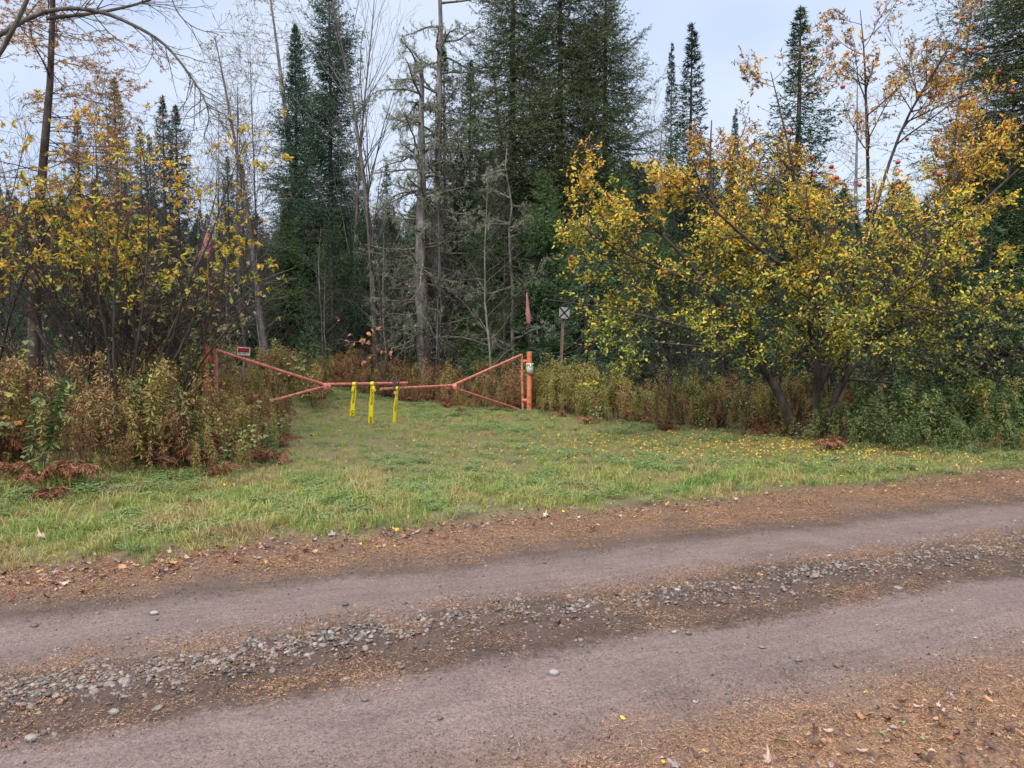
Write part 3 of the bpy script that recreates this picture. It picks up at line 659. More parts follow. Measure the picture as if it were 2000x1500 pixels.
# 0,1 olive 2,3 brown 4,5 green 6,7 broad 8,9 rust fern 10,11 twiggy 12 orange 13,14 tall grass
wp = proto_set('weed_plant', pl)
def dist_front(x, y, line):
    d = np.full(len(x), 1e9)
    for (a, b) in zip(line[:-1], line[1:]):
        a, b = np.array(a), np.array(b); ab = b-a; t = np.clip(((x-a[0])*ab[0]+(y-a[1])*ab[1])/(ab@ab), 0, 1)
        d = np.minimum(d, np.hypot(x-a[0]-t*ab[0], y-a[1]-t*ab[1]))
    return d
def GYF(px):
    k = (px-1000)/F; return 12.2+5.5*(k*12.2+4.75)/(4.9-5.5*k)
def weeds(name, poly, front, dens, probs, hmax, ramp_d, label, seed, extra=None, pxr=None, depth=3.5):
    rng = np.random.default_rng(seed); x, y = fill_poly(poly, dens, rng); d = dist_front(x, y, front); px = 1000+1500*x/y
    k = rng.random(len(x)) < np.clip(1.1-d/depth, .12, 1)
    if pxr: k &= (px > pxr[0]) & (px < pxr[1])
    k &= ~((px > 560) & (px < 1052) & (y < GYF(px)+.15) & (poly is right_poly))
    x, y, d, px = x[k], y[k], d[k], px[k]
    kinds = np.array(list(probs.keys())); pr = np.array(list(probs.values()), float); pr /= pr.sum()
    # patches: shift the choice by a slow pattern so kinds cluster
    q = np.clip((rng.random(len(x))*.55+patchy(x, y, 1.7, seed)*.45), 0, .999); idx = kinds[np.searchsorted(np.cumsum(pr), q).clip(0, len(kinds)-1)]
    s = (.35+.65*sm(d/ramp_d))*rng.uniform(.45, 1.3, len(x))*hmax*(.72+.42*patchy(x, y, 1.1, seed+.7))
    if poly is left_poly: s = np.where((px > 375) & (px < 600) & (y < 14), np.minimum(s, .78+.1*rng.random(len(x))), s); s = np.where((px > 440) & (px < 500), np.minimum(s, .85), s)
    s = np.where((idx == 8) | (idx == 9), np.clip(s*1.3, .6, 1.05), s)
    s = np.where((idx >= 13), np.clip(s, .5, 1.1), s)
    o = scatter(name, wp, np.stack([x, y, H(x, y)], -1), np.stack([rng.normal(0, .12, len(x)), rng.normal(0, .12, len(x)), rng.uniform(0, 6.28, len(x))], -1), s, idx)
    return tag(o, label, 'weeds')
weeds('weeds', left_poly, left_front, 34, {10: 9, 9: 3, 2: 24, 14: 6, 3: 20, 0: 11, 8: 3, 6: 3, 11: 6, 4: 9, 7: 7, 5: 7, 1: 7, 12: 3}, 1.28, .6, 'tangled brown and green weeds on the bank left of the gate', 11)
weeds('weeds', right_poly, right_front, 30, {2: 36, 3: 26, 11: 5, 8: 4, 0: 14, 1: 12, 14: 4}, 1.05, .7, 'rusty brown goldenrod standing behind the gate bars', 12, pxr=(430, 1035), depth=4)
weeds('weeds', right_poly, right_front, 34, {3: 14, 9: 6, 2: 10, 0: 28, 1: 20, 5: 8, 13: 6, 4: 8}, 1.1, .7, 'yellow olive goldenrod right of the right gate post', 13, pxr=(1035, 1190))
weeds('weeds', right_poly, right_front, 36, {8: 12, 9: 12, 2: 14, 3: 12, 10: 5, 1: 8, 0: 10, 7: 5, 4: 8, 5: 6, 13: 6}, .92, .9, 'low red brown and olive weeds left of the apple trunks', 14, pxr=(1190, 1660))
weeds('weeds', right_poly, right_front, 38, {9: 9, 3: 8, 1: 8, 13: 12, 4: 30, 5: 24, 7: 8}, 1.05, .9, 'dense green leafy weeds right of the apple trunks', 15, pxr=(1660, 2300))

# single ferns and plants that stand out in front
fm = [fern(rg, WM['rust'], .31, 13), fern(rg, WM['rust'], .27, 11)]
for px, py, s, lab in [(20, 990, .9, 'rust brown dead fern at the grass edge, leftmost of its row'), (98, 1008, .75, 'narrow rust brown fern standing in the grass before the others'), (140, 985, 1., 'large curled red brown fern at the left grass edge'),
                       (225, 955, .85, 'dead brown fern right of the large curled one'), (300, 935, .7, 'small dead fern by the weeds, fourth from left'), (425, 915, .9, 'round rust red fern at the corner of the left weeds'),
                       (1145, 830, .7, 'low rust fern right of the right gate post'), (900, 808, .6, 'flat red brown fern under the right gate brace'), (1620, 880, .8, 'dark red fern below the apple tree trunks')]:
    X, Y = gnd(px, py); o = link('dead_fern', fm[rg.integers(2)], None, (X, Y, float(H(X, Y)))); o.scale = (s,)*3; o.rotation_euler = (0, 0, rg.uniform(0, 6)); tag(o, lab, 'fern')
rm = [raspberry(rg, WM['broad'], .7, 9, .08), raspberry(rg, WM['orangeleaf'], .7, 6, .07)]
for px, py, s, k, lab in [(250, 905, .9, 0, 'yellow green raspberry plant low in the left weeds'), (20, 960, 1.0, 1, 'orange leaved raspberry at the left picture edge'), (330, 900, .75, 0, 'pale green raspberry plant left of the grass'), (480, 850, 1., 1, 'orange leaved raspberry beside the left drive edge'),
                          (280, 850, .9, 1, 'orange leaved raspberry high in the left weeds'), (500, 820, .8, 0, 'broad leaved green plant under the left gate brace'), (1170, 830, .6, 0, 'small pale green plant in front of the goldenrod')]:
    X, Y = gnd(px, py); o = link('raspberry_plant', rm[k], None, (X, Y, float(H(X, Y)))); o.scale = (s,)*3; o.rotation_euler = (0, 0, rg.uniform(0, 6)); tag(o, lab, 'plant')

# ------------------------------------------------------------------ conifers
def conifer(seed, H_, R, nb, kind, z0=.06, tw=7, nn=12, nl=.075, nw=.021, trunk=.16, gap=.12, point=.75, dead=30, updroop=(.45, -.25), wide=None):
    """returns (trunk mesh, crown mesh)"""
    rng = np.random.default_rng(seed)
    tz = np.linspace(0, 1, 12); wob = np.cumsum(rng.normal(0, .02, (12, 2)), 0)*H_*.04
    tp = np.concatenate([wob, (tz*H_)[:, None]], 1); tr = trunk*(1-tz*.93)+.02*np.exp(-tz*30); tr[-1] = .006
    mt = MB(); tubes(mt, [(tp, tr)], 9, 0)
    t = (np.arange(nb)+rng.random(nb))/nb; t = z0+(1-z0)*(1-(1-t)**.82)
    prof = np.clip((1-t)**point, .02, 1)*np.clip(.55+1.6*(t-z0)/.3, .4, 1)
    if wide: prof = wide(t)
    lump = 1+.28*np.sin(t*23+rng.random()*6)*np.sin(t*9.7)
    az = np.arange(nb)*2.399+rng.normal(0, .35, nb)
    side = 1+.22*np.sin(az*1+t*11)+.15*np.sin(az*2+t*31)
    Lb = R*prof*lump*side*rng.uniform(.55, 1.18, nb)*np.clip((1.01-t)/.09, .12, 1)+.03
    keep = rng.random(nb) > gap*(1+np.sin(az*1.3+t*17)); t, az, Lb = t[keep], az[keep], Lb[keep]; nb = len(t)
    e0 = updroop[1]+(updroop[0]-updroop[1])*t**1.5+rng.normal(0, .2, nb)
    K = 7; s = np.linspace(0, 1, K)
    base = np.stack([np.interp(t, tz, tp[:, i]) for i in range(3)], -1)
    rad = np.stack([np.cos(az), np.sin(az)], -1); sidev = np.stack([-np.sin(az), np.cos(az)], -1)
    sag = rng.uniform(.1, .55, nb)
    zc = e0[:, None]*s*Lb[:, None]-sag[:, None]*Lb[:, None]*(s*(1.-s)*1.6)[None]+.12*Lb[:, None]*(s**3)
    bend = rng.normal(0, .12, nb)[:, None]*Lb[:, None]*s**2
    BP = np.empty((nb, K, 3)); BP[:, :, :2] = base[:, None, :2]+rad[:, None]*(s[None, :, None]*Lb[:, None, None])+sidev[:, None]*bend[:, :, None]; BP[:, :, 2] = base[:, None, 2]+zc
    tubes(mt, [(BP[i], np.linspace(.006+.007*Lb[i], .002, K)) for i in range(nb)], 3, 0)
    # dead lower sticks
    if dead:
        dz = rng.uniform(.05, .55, dead)*H_*.6; da = rng.uniform(0, 6.28, dead); dl = R*rng.uniform(.3, .8, dead); ps = []
        for i in range(dead):
            q = np.linspace(0, 1, 5)[:, None]; d = np.array([[cos(da[i]), sin(da[i]), rng.uniform(-.35, .1)]]); ps.append((np.array([[0, 0, dz[i]]])+d*q*dl[i]+rng.normal(0, .04, (5, 3))*q, np.linspace(.012, .003, 5)))
            for _ in range(4):
                k = rng.integers(1, 4); b0 = ps[-1][0][k]; d2 = rand_dir(1, rng)*.35*dl[i]; ps.insert(0, (np.array([b0, b0+d2[0]]), np.array([.004, .002])))
        tubes(mt, ps, 3, 0)
    # twigs
    mc = MB()
    st = np.repeat(np.arange(nb), tw*2); ss_ = np.tile(np.repeat(.14+.86*(np.arange(tw)+.5)/tw, 2), nb)+rng.normal(0, .03, nb*tw*2); ss_ = np.clip(ss_, .08, 1)
    sg = np.tile([1, -1], nb*tw)
    f = ss_*(K-1); i0 = np.minimum(f.astype(int), K-2); fr = (f-i0)[:, None]
    TP = BP[st, i0]*(1-fr)+BP[st, i0+1]*fr; TT = norm(BP[st, i0+1]-BP[st, i0])
    SD = np.concatenate([sidev[st], np.zeros((len(st), 1))], 1)*sg[:, None]
    TD = norm(TT*rng.uniform(.5, 1., (len(st), 1))+SD*rng.uniform(.5, 1., (len(st), 1))+np.stack([np.zeros(len(st))]*2+[rng.normal(-.22, .26, len(st))], -1))
    TL = np.clip((.06+.44*Lb[st])*(1.12-.75*ss_)*rng.uniform(.5, 1.25, len(st)), .03, .9)
    ph = rng.uniform(0, 6.28, 3); msk = np.sin(TP[:, 0]*2.7+ph[0]+1.3*np.sin(TP[:, 2]*1.1))*np.sin(TP[:, 1]*2.9+ph[1])+.9*np.sin(TP[:, 2]*3.1+ph[2]+np.sin(TP[:, 0]*1.9))*np.sin(TP[:, 0]*1.3+TP[:, 1]*1.7)
    TL = TL*np.clip(1.0+.45*msk, .45, 1.4); kp = (msk > -.75) | (rng.random(len(msk)) < .3); TP, TD, TL, ss_, st = TP[kp], TD[kp], TL[kp], ss_[kp], st[kp]
    # needles along twigs; number scales with twig length
    cntn = np.clip((TL/.42*nn).astype(int), 3, nn*2); rep = np.repeat(np.arange(len(st)), cntn)
    q = rng.random(len(rep)); n = len(rep)
    perp = norm(np.cross(TD[rep], rand_dir(n, rng)))
    ND = norm(TD[rep]*rng.uniform(.5, 1.2, (n, 1))+perp*rng.uniform(.4, 1., (n, 1))); S = norm(np.cross(ND, rand_dir(n, rng)))
    sagt = (q**2*TL[rep]*.18)[:, None]*np.array([[0, 0, -1.]])
    NP = TP[rep]+TD[rep]*(q*TL[rep])[:, None]+sagt
    rr = np.clip(np.repeat(rng.random(len(st)), cntn)*.5+.5*rng.random(n), 0, 1)
    blades(mc, NP, ND, S, nl*rng.uniform(.7, 1.5, n), nw*rng.uniform(.7, 1.4, n), 0, rr)
    # top leader
    k = 60; q = rng.random(k)**2*.07; P = np.stack([np.interp(1-q, tz, tp[:, i]) for i in range(3)], -1); D = norm(rand_dir(k, rng)+np.array([0, 0, .9])); blades(mc, P, D, norm(np.cross(D, rand_dir(k, rng))), nl*1.4, nw, 0)
    return mt.mesh('spruce_trunk', [MT['bark_dark']], True), mc.mesh('spruce_crown', [MT[kind]])
def plant(meshes, name, loc, label, cat='tree', group=None, rz=0., scl=1., parts=('trunk', 'crown'), tilt=(0, 0)):
    r = empty(name, loc, label, cat, group, rz); r.scale = scl if hasattr(scl, '__len__') else (scl,)*3; r.rotation_euler = (tilt[0], tilt[1], rz)
    for p, me in zip(parts, meshes):
        if me is not None:
            q_ = link(p, me, r)
            if p in ('twigs', 'foliage', 'branch_set', 'lichen', 'crown'): q_['kind'] = 'stuff'
    return r
def base_at(px, Y, py=None):
    x = (px-1000)/F*Y*.998; return (x, Y, float(H(x, Y))-.05)
def scale_to(Y, ytop, H0): return (at(1000, ytop, Y)[2])/H0
CF = {}
CF['column'] = conifer(21, 16, 1.85, 1250, 'spruce_a', .05, 7, 15, gap=.04, nw=.026, point=.45, trunk=.17)
CF['column_b'] = conifer(22, 14.5, 1.6, 1100, 'spruce_a', .05, 7, 14, gap=.04, nw=.026, point=.5, trunk=.15)
CF['big'] = conifer(23, 19, 2.9, 1000, 'spruce_b', .04, 9, 16, gap=.16, point=.5, trunk=.24, dead=70)
CF['big_b'] = conifer(24, 18, 3.2, 1150, 'spruce_b', .04, 9, 16, gap=.10, point=.5, trunk=.23, dead=60)
CF['fir'] = conifer(25, 9, 1.35, 430, 'spruce_c', .04, 6, 11, gap=.08, point=.8, trunk=.11)
CF['fir_b'] = conifer(26, 8, 1.7, 430, 'spruce_a', .04, 6, 11, gap=.1, point=.9, trunk=.11)
CF['spire'] = conifer(27, 9, .75, 420, 'spruce_c', .1, 5, 9, gap=.12, point=.7, trunk=.08)
CF['bough'] = conifer(29, 7, 1.9, 420, 'spruce_d', .02, 9, 15, gap=.12, point=.65, trunk=.1, dead=10, updroop=(.4, -.4))
CF['small'] = conifer(28, 3, .95, 120, 'spruce_a', .03, 6, 12, gap=.08, point=.8, trunk=.05, dead=0)
def cf(k, px, Y, ytop, label, group=None, H0=None, rz=None, name='spruce_tree', wid=1.):
    H0 = {'column': 16, 'column_b': 14.5, 'big': 19, 'big_b': 18, 'fir': 9, 'fir_b': 8, 'spire': 9, 'small': 3, 'bough': 7}[k]
    s = scale_to(Y, ytop, H0); return plant(CF[k], name, base_at(px, Y), label, 'tree', group, rg.uniform(0, 6) if rz is None else rz, (s*wid, s*wid, s))
cf('column', 652, 29, -45, 'tall narrow dark green spruce, the taller of the close pair left of the snags', rz=.4)
cf('column_b', 583, 30.5, 62, 'narrow dark spruce with a thin spire, left of the taller one')
cf('big', 1000, 24, -260, 'broad open spruce with its dark trunk showing, right of the lichen covered dead trunk', rz=2., wid=1.0)
cf('big_b', 1090, 24.5, -220, 'massive full spruce with a dark trunk, standing behind the brown sign post', rz=1.)
cf('big_b', 1180, 25.5, -150, 'thick grey green spruce at the right end of the tall central group', rz=4.2, wid=.85)
cf('big_b', 2010, 15.5, -260, 'large dark spruce at the right picture edge', rz=3.3, wid=1.45)
cf('big_b', 2120, 18, -200, 'dark spruce behind the one at the right picture edge', rz=.3)
cf('fir_b', 1550, 25, 20, 'pointed spruce behind the apple tree, its spire with yellow twigs in front', rz=1.2, wid=1.35)
cf('spire', 1343, 27, 45, 'slender spire shaped spruce rising into the open sky right of centre', wid=1.3)
cf('spire', 1307, 29, 88, 'thin ragged spruce spire left of the slender one', wid=.7)
cf('spire', 1430, 34, 215, 'short thin spruce tip between the two spires and the pointed spruce', wid=.8)
cf('fir', 328, 24, 205, 'left one of the twin dark spruce tips beyond the left shrubs')
cf('fir', 352, 25, 222, 'right one of the twin dark spruce tips beyond the left shrubs', wid=1.2)
cf('spire', 286, 30, 262, 'small spruce tip just left of the twin tips')
cf('spire', 303, 33, 275, 'faint small spruce tip beside the twin tips')
cf('fir_b', 238, 20, 175, 'spruce behind the yellow leaved shrubs at left')
cf('fir', 165, 27, 245, 'dark spruce right of the larch trunk at left')
cf('fir', 450, 34, 318, 'yellowish green spruce left of the slim pale trunk')
cf('fir', 478, 38, 330, 'distant spruce close behind the slim pale trunk')
cf('fir', 705, 36, 318, 'distant spruce tip right of the tall pair')
cf('fir', 760, 30, 330, 'dark spruce behind the fan of bare stems')
cf('fir', 868, 27, 90, 'spruce crown behind the lichen covered dead trunk', wid=1.1)
cf('fir_b', 920, 25, 120, 'spruce between the dead trunk and the broad open spruce', wid=.9)
for px, Y, yt, k, lab in [(600, 23, 610, 'small', 'little green spruce sapling behind the left gate bar'), (1180, 20, 560, 'small', 'young spruce among the dark boughs behind the sign post'), (1085, 21, 505, 'small', 'young spruce with bright green boughs above the right gate post'),
                     (1145, 19, 440, 'small', 'young green spruce left of the apple tree'), (80, 13.5, 600, 'small', 'young spruce in the shade at far left'), (1730, 15, 480, 'small', 'bluish green spruce hidden inside the apple tree crown'), (1240, 19, 400, 'fir_b', 'half grown spruce behind the left side of the apple tree'), (1930, 13.8, 420, 'small', 'dark young spruce below the right edge spruce')]:
    cf(k, px, Y, yt, lab)
for px, Y, yt, lab in [(1060, 21.6, 330, 'green bushy spruce right behind the right gate post'), (1135, 20.6, 430, 'green spruce with drooping boughs behind the brown marker post'), (965, 22.6, 400, 'half grown spruce between the thin dead tree and the right gate leaf'), (1205, 21.5, 330, 'broad green spruce at the left flank of the apple tree'),
                     (1290, 20, 400, 'green spruce seen through the left half of the apple tree'), (905, 25.5, 300, 'dense green spruce just right of the tall lichen covered snag'), (560, 26, 420, 'green low branched spruce under the narrow pair'), (660, 26.5, 450, 'green low branched spruce right under the tallest narrow spruce'), (1960, 14.6, 330, 'green spruce with low boughs below the right picture edge'), (1880, 17.5, 380, 'green spruce behind the right end of the apple tree')]:
    cf('bough', px, Y, yt, lab)
for px, Y, yt, lab in [(600, 29, 440, 'low dark spruce in the shade left of the snags, leftmost'), (715, 28, 455, 'low dark spruce behind the fan of bare stems'), (765, 27.5, 430, 'low dark spruce close left of the broken snag'), (815, 29, 400, 'dark spruce right behind the broken snag'), (505, 30, 430, 'low spruce left of the leaning pale larch foot'), (455, 27, 470, 'low spruce above the small red and black sign')]:
    cf('bough', px, Y, yt, lab, wid=1.2)
# filler rows: nothing tells these apart
rr = np.random.default_rng(5)
def skyline(px):
    return np.interp(px, [-200, 0, 120, 200, 300, 400, 470, 540, 620, 700, 780, 900, 1150, 1260, 1330, 1450, 1560, 1700, 1850, 1900, 2200], [330, 340, 340, 330, 330, 400, 400, 415, 330, 350, 370, 300, 250, 285, 290, 300, 300, 330, 330, 200, 150])
row = 0
for Y0, step in [(20, 78), (24, 66), (28, 60), (33, 55), (40, 50)]:
    px = -120+rr.uniform(0, 40)
    while px < 2150:
        Y = Y0+rr.uniform(-1.8, 1.8); ok = True
        if Y0 <= 20 and 380 < px < 1300: ok = False
        if Y0 == 24 and 430 < px < 640: ok = False
        if ok:
            yt = skyline(px)+rr.uniform(15, 120)+(50 if Y0 < 25 else 0)
            k = ['fir', 'fir_b', 'spire', 'fir', 'fir_b'][rr.integers(5)]
            side = 'left' if px < 1000 else 'right'
            cf(k, px, Y, yt, 'dark spruce in the thick of the wood on the %s' % side, 'spruces in the thick of the wood, %s' % side, wid=rr.uniform(.9, 1.3)*(1.25 if Y0 > 30 else 1))
        px += step*rr.uniform(.7, 1.3)
# distant closed wood
P = []; s = []
for i in range(520):
    Y = rr.uniform(46, 95); x = rr.uniform(-.85, .85)*Y; P.append((x, Y, 0)); yt = skyline(1000+1500*x/Y)+rr.uniform(40, 90); s.append(max(.6, at(1000, yt, Y)[2]/9))
dw = bpy.data.collections.new('distant_conifer')
for i, k in enumerate(['fir', 'fir_b']):
    mb_o = bpy.data.objects.new('distant_conifer_%d' % i, CF[k][1]); dw.objects.link(mb_o)
s = np.array(s); tag(scatter('distant_wood', dw, P, np.stack([0*s, 0*s, rr.uniform(0, 6, len(s))], -1), np.stack([s*1.5, s*1.5, s], -1), rr.integers(0, 2, len(s))), 'far dark spruce wood closing every gap between the nearer trees', 'wood')

# ------------------------------------------------------------------ larches, bare trees, dead trees
def tree_mesh(seed, C, h, r, leafkind=None, nleaf=0, ll=.03, lw=.012, bark='bark_grey', lean=(0, 0), sides=5, minlev=2, prob=1.):
    rng = np.random.default_rng(seed); out_ = []
    grow(rng, out_, np.zeros(3), np.array([lean[0], lean[1], 1.]), h, r, 0, C)
    mt, mt2, mc = MB(), MB(), MB()
    tubes(mt, [(a, b) for a, b, c in out_ if c == 0], 8, 0); tubes(mt, [(a, b) for a, b, c in out_ if c == 1], 4, 0)
    tubes(mt2, [(a, np.maximum(b, .0022)) for a, b, c in out_ if c >= 2], 3, 0)
    if leafkind:
        Ps, Ds = [], []
        for a, b, c in out_:
            if c < minlev or rng.random() > prob: continue
            k = max(1, int(nleaf*rng.uniform(.5, 1.5))); s = rng.random(k)*(len(a)-1); i = s.astype(int); Ps.append(a[i]+(a[i+1]-a[i])*(s-i)[:, None]); Ds.append(norm(a[i+1]-a[i])*.4)
        P = np.concatenate(Ps); D = np.concatenate(Ds)+rand_dir(len(P), rng)
        leaves(mc, P, D, rand_dir(len(P), rng), ll*rng.uniform(.7, 1.3, len(P)), lw*rng.uniform(.8, 1.2, len(P)))
    return (mt.mesh('tree_trunk', [MT[bark]], True), mt2.mesh('tree_twigs', [MT['twig_grey' if bark != 'bark_dark' else 'twig_dark']]), mc.mesh('tree_foliage', [MT[leafkind]]) if leafkind else None)
LARCH = dict(seg=[10, 6, 4], n=[75, 9], wig=[.02, .10, .14], trop=[.02, -.02, -.06], smin=[.22, .15], ang=[78, 55], ratio=[.16, .38], tip=.12, rr=.22)
BARE = dict(seg=[10, 7, 5, 4], n=[26, 7, 3], wig=[.02, .06, .10, .12], trop=[.02, .07, .05, .04], smin=[.25, .2, .2], ang=[28, 28, 30], ratio=[.36, .42, .5], tip=.15, rr=.42)
BUSHY = dict(seg=[9, 7, 5, 4], n=[20, 8, 4], wig=[.04, .12, .18, .2], trop=[.02, .02, .0, .0], smin=[.15, .15, .15], ang=[52, 45, 45], ratio=[.3, .45, .5], tip=.15, rr=.4)
P3 = ('trunk', 'twigs', 'foliage')
la = tree_mesh(31, LARCH, 13, .13, 'larch', 7, .05, .018, minlev=1); lb = tree_mesh(32, dict(LARCH, n=[95, 12]), 13, .095, 'larch_rust', 22, .055, .014, 'bark_dark', minlev=1)
ba = tree_mesh(33, BARE, 12, .085, bark='bark_mid'); bb = tree_mesh(34, BARE, 10, .04, bark='bark_dark'); bc = tree_mesh(35, dict(BUSHY, n=[26, 10, 5]), 6, .035); bb = tree_mesh(36, dict(BUSHY, n=[24, 8, 4], wig=[.06, .14, .2, .2]), 10, .045, bark='bark_dark') if False else bb
def tr(ms, px, Y, ytop, H0, label, name='bare_tree', group=None, wid=1., tilt=(0, 0), rz=None):
    s = scale_to(Y, ytop, H0); return plant(ms, name, base_at(px, Y), label, 'tree', group, (0 if tilt != (0, 0) else rg.uniform(0, 6)) if rz is None else rz, (s*wid, s*wid, s), P3, tilt)
tr(la, 525, 25, 60, 13, 'slim pale trunked larch with thin yellow foliage left of the spruce pair', 'larch_tree', wid=1.1, tilt=(0, -.10))
tr(la, 590, 38, -30, 13, 'tall golden larch behind the spruce pair', 'larch_tree', wid=1.4)
tr(la, 470, 34, 210, 13, 'small yellow larch beside the gap of sky at left', 'larch_tree')
tr(la, 1830, 23, -60, 13, 'feathery almost bare larch behind the right side of the apple tree', 'larch_tree', wid=.9)
tr(la, 1010, 34, 60, 13, 'yellow larch glimpsed behind the broad open spruce', 'larch_tree', wid=1.2)
tr(la, 1260, 33, 230, 13, 'yellowish larch left of the slender spires', 'larch_tree')
tr(la, 1660, 30, 120, 13, 'dull larch behind the top of the apple tree', 'larch_tree')
tr(lb, 60, 13, -260, 13, 'dark trunked larch with rust coloured twigs at the left', 'larch_tree', wid=1.75, tilt=(0, -.012))
tr(lb, 235, 19, 170, 13, 'golden orange larch top above the left shrubs', 'larch_tree', wid=.75)
tr(ba, 735, 25, -40, 12, 'grey tree with a fan of upright bare stems left of the dead trunks', wid=1.25)
tr(ba, 690, 27, -20, 12, 'bare tree close to the right side of the tall spruce', wid=.8)
tr(bb, 480, 22, 190, 10, 'thin bare tree standing in the gap of sky at left', wid=1.2)
tr(bb, 430, 24, 240, 10, 'slight bare sapling at the left rim of the sky gap')
tr(bb, 505, 26, 100, 10, 'tall wispy bare stem in the sky gap')
tr(bb, 1270, 26, 230, 10, 'bare twiggy stem at the right rim of the central spruces')
tr(bb, 1905, 20, 60, 10, 'bare stem between the larch and the right edge spruce')
for i in range(32):   # bare thicket inside the wood
    px = rr.uniform(430, 1050) if i < 16 else rr.uniform(-50, 420) if i < 23 else rr.uniform(1150, 1950)
    Y = rr.uniform(20.5, 26) if px > 430 else rr.uniform(13.5, 18); yt = rr.uniform(330, 560)
    sd = 'behind the gate' if 430 <= px <= 1050 else 'behind the left shrubs' if px < 430 else 'behind the apple tree'
    o = tr([bc, bc, bb][i % 3], px, Y, yt, [6, 6, 10][i % 3], 'grey leafless thicket stem %s' % sd, 'bare_sapling', 'leafless saplings %s' % sd, wid=rr.uniform(.9, 1.5))
# dead spruces with lichen
def dead_spruce(seed, h, r, nb, L1, topbreak=True):
    rng = np.random.default_rng(seed); t = np.linspace(0, 1, 14); wob = np.cumsum(rng.normal(0, .05, (14, 2)), 0); tp = np.concatenate([wob, (t*h)[:, None]], 1)
    rad = r*(1-t*.80)+.12*r*np.exp(-t*40)*2; mt, mb2, ml = MB(), MB(), MB(); tubes(mt, [(tp, rad)], 12, 0)
    ps = []; C = dict(seg=[9, 5, 4], n=[11, 5], wig=[.13, .25, .28], trop=[.0, .02, .0], smin=[.2, .2], ang=[50, 45], ratio=[.36, .5], tip=.25, rr=.5)
    for i in range(nb):
        f = rng.uniform(.12, .99); z = f*h; a = rng.uniform(0, 6.28); b = np.array([np.interp(z, tp[:, 2], tp[:, 0]), np.interp(z, tp[:, 2], tp[:, 1]), z])
        up = .35 if f > .55 else -.15
        C['trop'][0] = -.045 if f > .55 else .03
        grow(rng, ps, b, np.array([cos(a), sin(a), up+rng.normal(0, .2)]), L1*rng.uniform(.45, 1.15)*(1.15-.4*f), .042, 0, C)
    tubes(mb2, [(a, b) for a, b, c in ps if c == 0], 5, 0); tubes(mb2, [(a, np.maximum(b, .003)) for a, b, c in ps if c > 0], 3, 0)
    Q = np.concatenate([a[1:] for a, b, c in ps]); k = rng.random(len(Q)) < .5; Q = Q[k]; Q = np.repeat(Q, 4, 0)+rng.normal(0, .02, (len(Q)*4, 3)); D = rand_dir(len(Q), rng)*.6+np.array([0, 0, -.7]); blades(ml, Q, D, rand_dir(len(Q), rng), .05, .02)
    return mt.mesh('dead_trunk', [MT['bark_grey']], True), mb2.mesh('dead_branches', [MT['bark_lichen']]), ml.mesh('hanging_lichen', [MT['lichen']])
MT['lichen'] = leafmat('lichen', [(.16, .18, .12), (.26, .29, .20), (.34, .36, .27)], transl=.2)
PD = ('trunk', 'branch_set', 'lichen')
plant(dead_spruce(41, 9.9, .27, 80, 2.1), 'dead_spruce', base_at(836, 23.3), 'dead spruce snag with broken top and hooked bare branches behind the gate chain', 'tree', parts=PD)
plant(dead_spruce(42, 13.2, .21, 60, 2.2), 'dead_spruce', base_at(856, 24.3), 'taller lichen covered dead spruce leaning beside the broken snag', 'tree', parts=PD)
plant(dead_spruce(43, 7, .07, 22, 1.5), 'dead_spruce', base_at(1010, 21.5), 'thin dead tree with lichened branches left of the right gate post', 'tree', parts=PD)

# leaning bare limb entering at top left, on a tree outside the frame
rng = np.random.default_rng(51)
def limb(pts, r0, r1, sub, C, rng, out_):
    pts = np.array(pts); n = len(pts); rad = np.linspace(r0, r1, n); out_.append((pts, rad, 0))
    for _ in range(sub):
        s = rng.uniform(.15, .98)*(n-1); i = int(s); q = pts[i]+(pts[i+1]-pts[i])*(s-i); t = norm(pts[i+1]-pts[i]); a = rand_dir(1, rng)[0]; a -= a.dot(t)*t; a /= np.linalg.norm(a); an = radians(rng.uniform(30, 65))
        rr_ = np.interp(s, np.arange(n), rad); grow(rng, out_, q, t*cos(an)+a*sin(an), C['L']*rng.uniform(.5, 1.2)*(1-.3*s/(n-1)), min(rr_*.7, C['r']), 1, C)
def smoothline(pp, k=3):
    pp = np.array(pp, float); n = len(pp); t = np.arange(n); tt = np.linspace(0, n-1, (n-1)*k+1)
    out_ = np.stack([np.interp(tt, t, pp[:, i]) for i in range(3)], -1)
    for _ in range(k): out_[1:-1] = (out_[:-2]+2*out_[1:-1]+out_[2:])/4
    return out_
root = empty('bare_tree', (-7.6, 7.9, .2), 'grey leafless tree arching its limb across the top left corner', 'tree')
out_ = []; CL = dict(seg=[1, 6, 4, 3], n=[0, 3, 2], wig=[0, .13, .18, .2], trop=[0, -.02, .0, 0], smin=[0, .25, .2], ang=[0, 38, 40], ratio=[0, .5, .5], tip=.3, rr=.6, L=.75, r=.006)
Yb = 7.6
tr0 = smoothline([(-7.6, 7.9, 0), (-7.3, 7.8, 1.6), (-6.7, 7.7, 3.1), at(-120, 150, 7.65)])
limb(tr0, .10, .028, 0, CL, rng, out_)
limb(smoothline([at(-120, 150, 7.65), at(-20, 80, Yb), at(85, 13, Yb), at(190, 16, Yb), at(265, 50, Yb), at(325, 84, Yb), at(370, 145, Yb), at(400, 190, Yb), at(412, 235, Yb), at(398, 262, Yb)]), .027, .003, 40, CL, rng, out_)
limb(smoothline([at(-120, 250, 7.65), at(-10, 130, 7.4), at(50, 10, 7.3), at(90, -90, 7.3)]), .03, .015, 6, CL, rng, out_)
limb(smoothline([at(90, 36, 7.6), at(190, 26, 7.8), at(290, 5, 8), at(380, -40, 8.2)]), .02, .008, 12, CL, rng, out_)
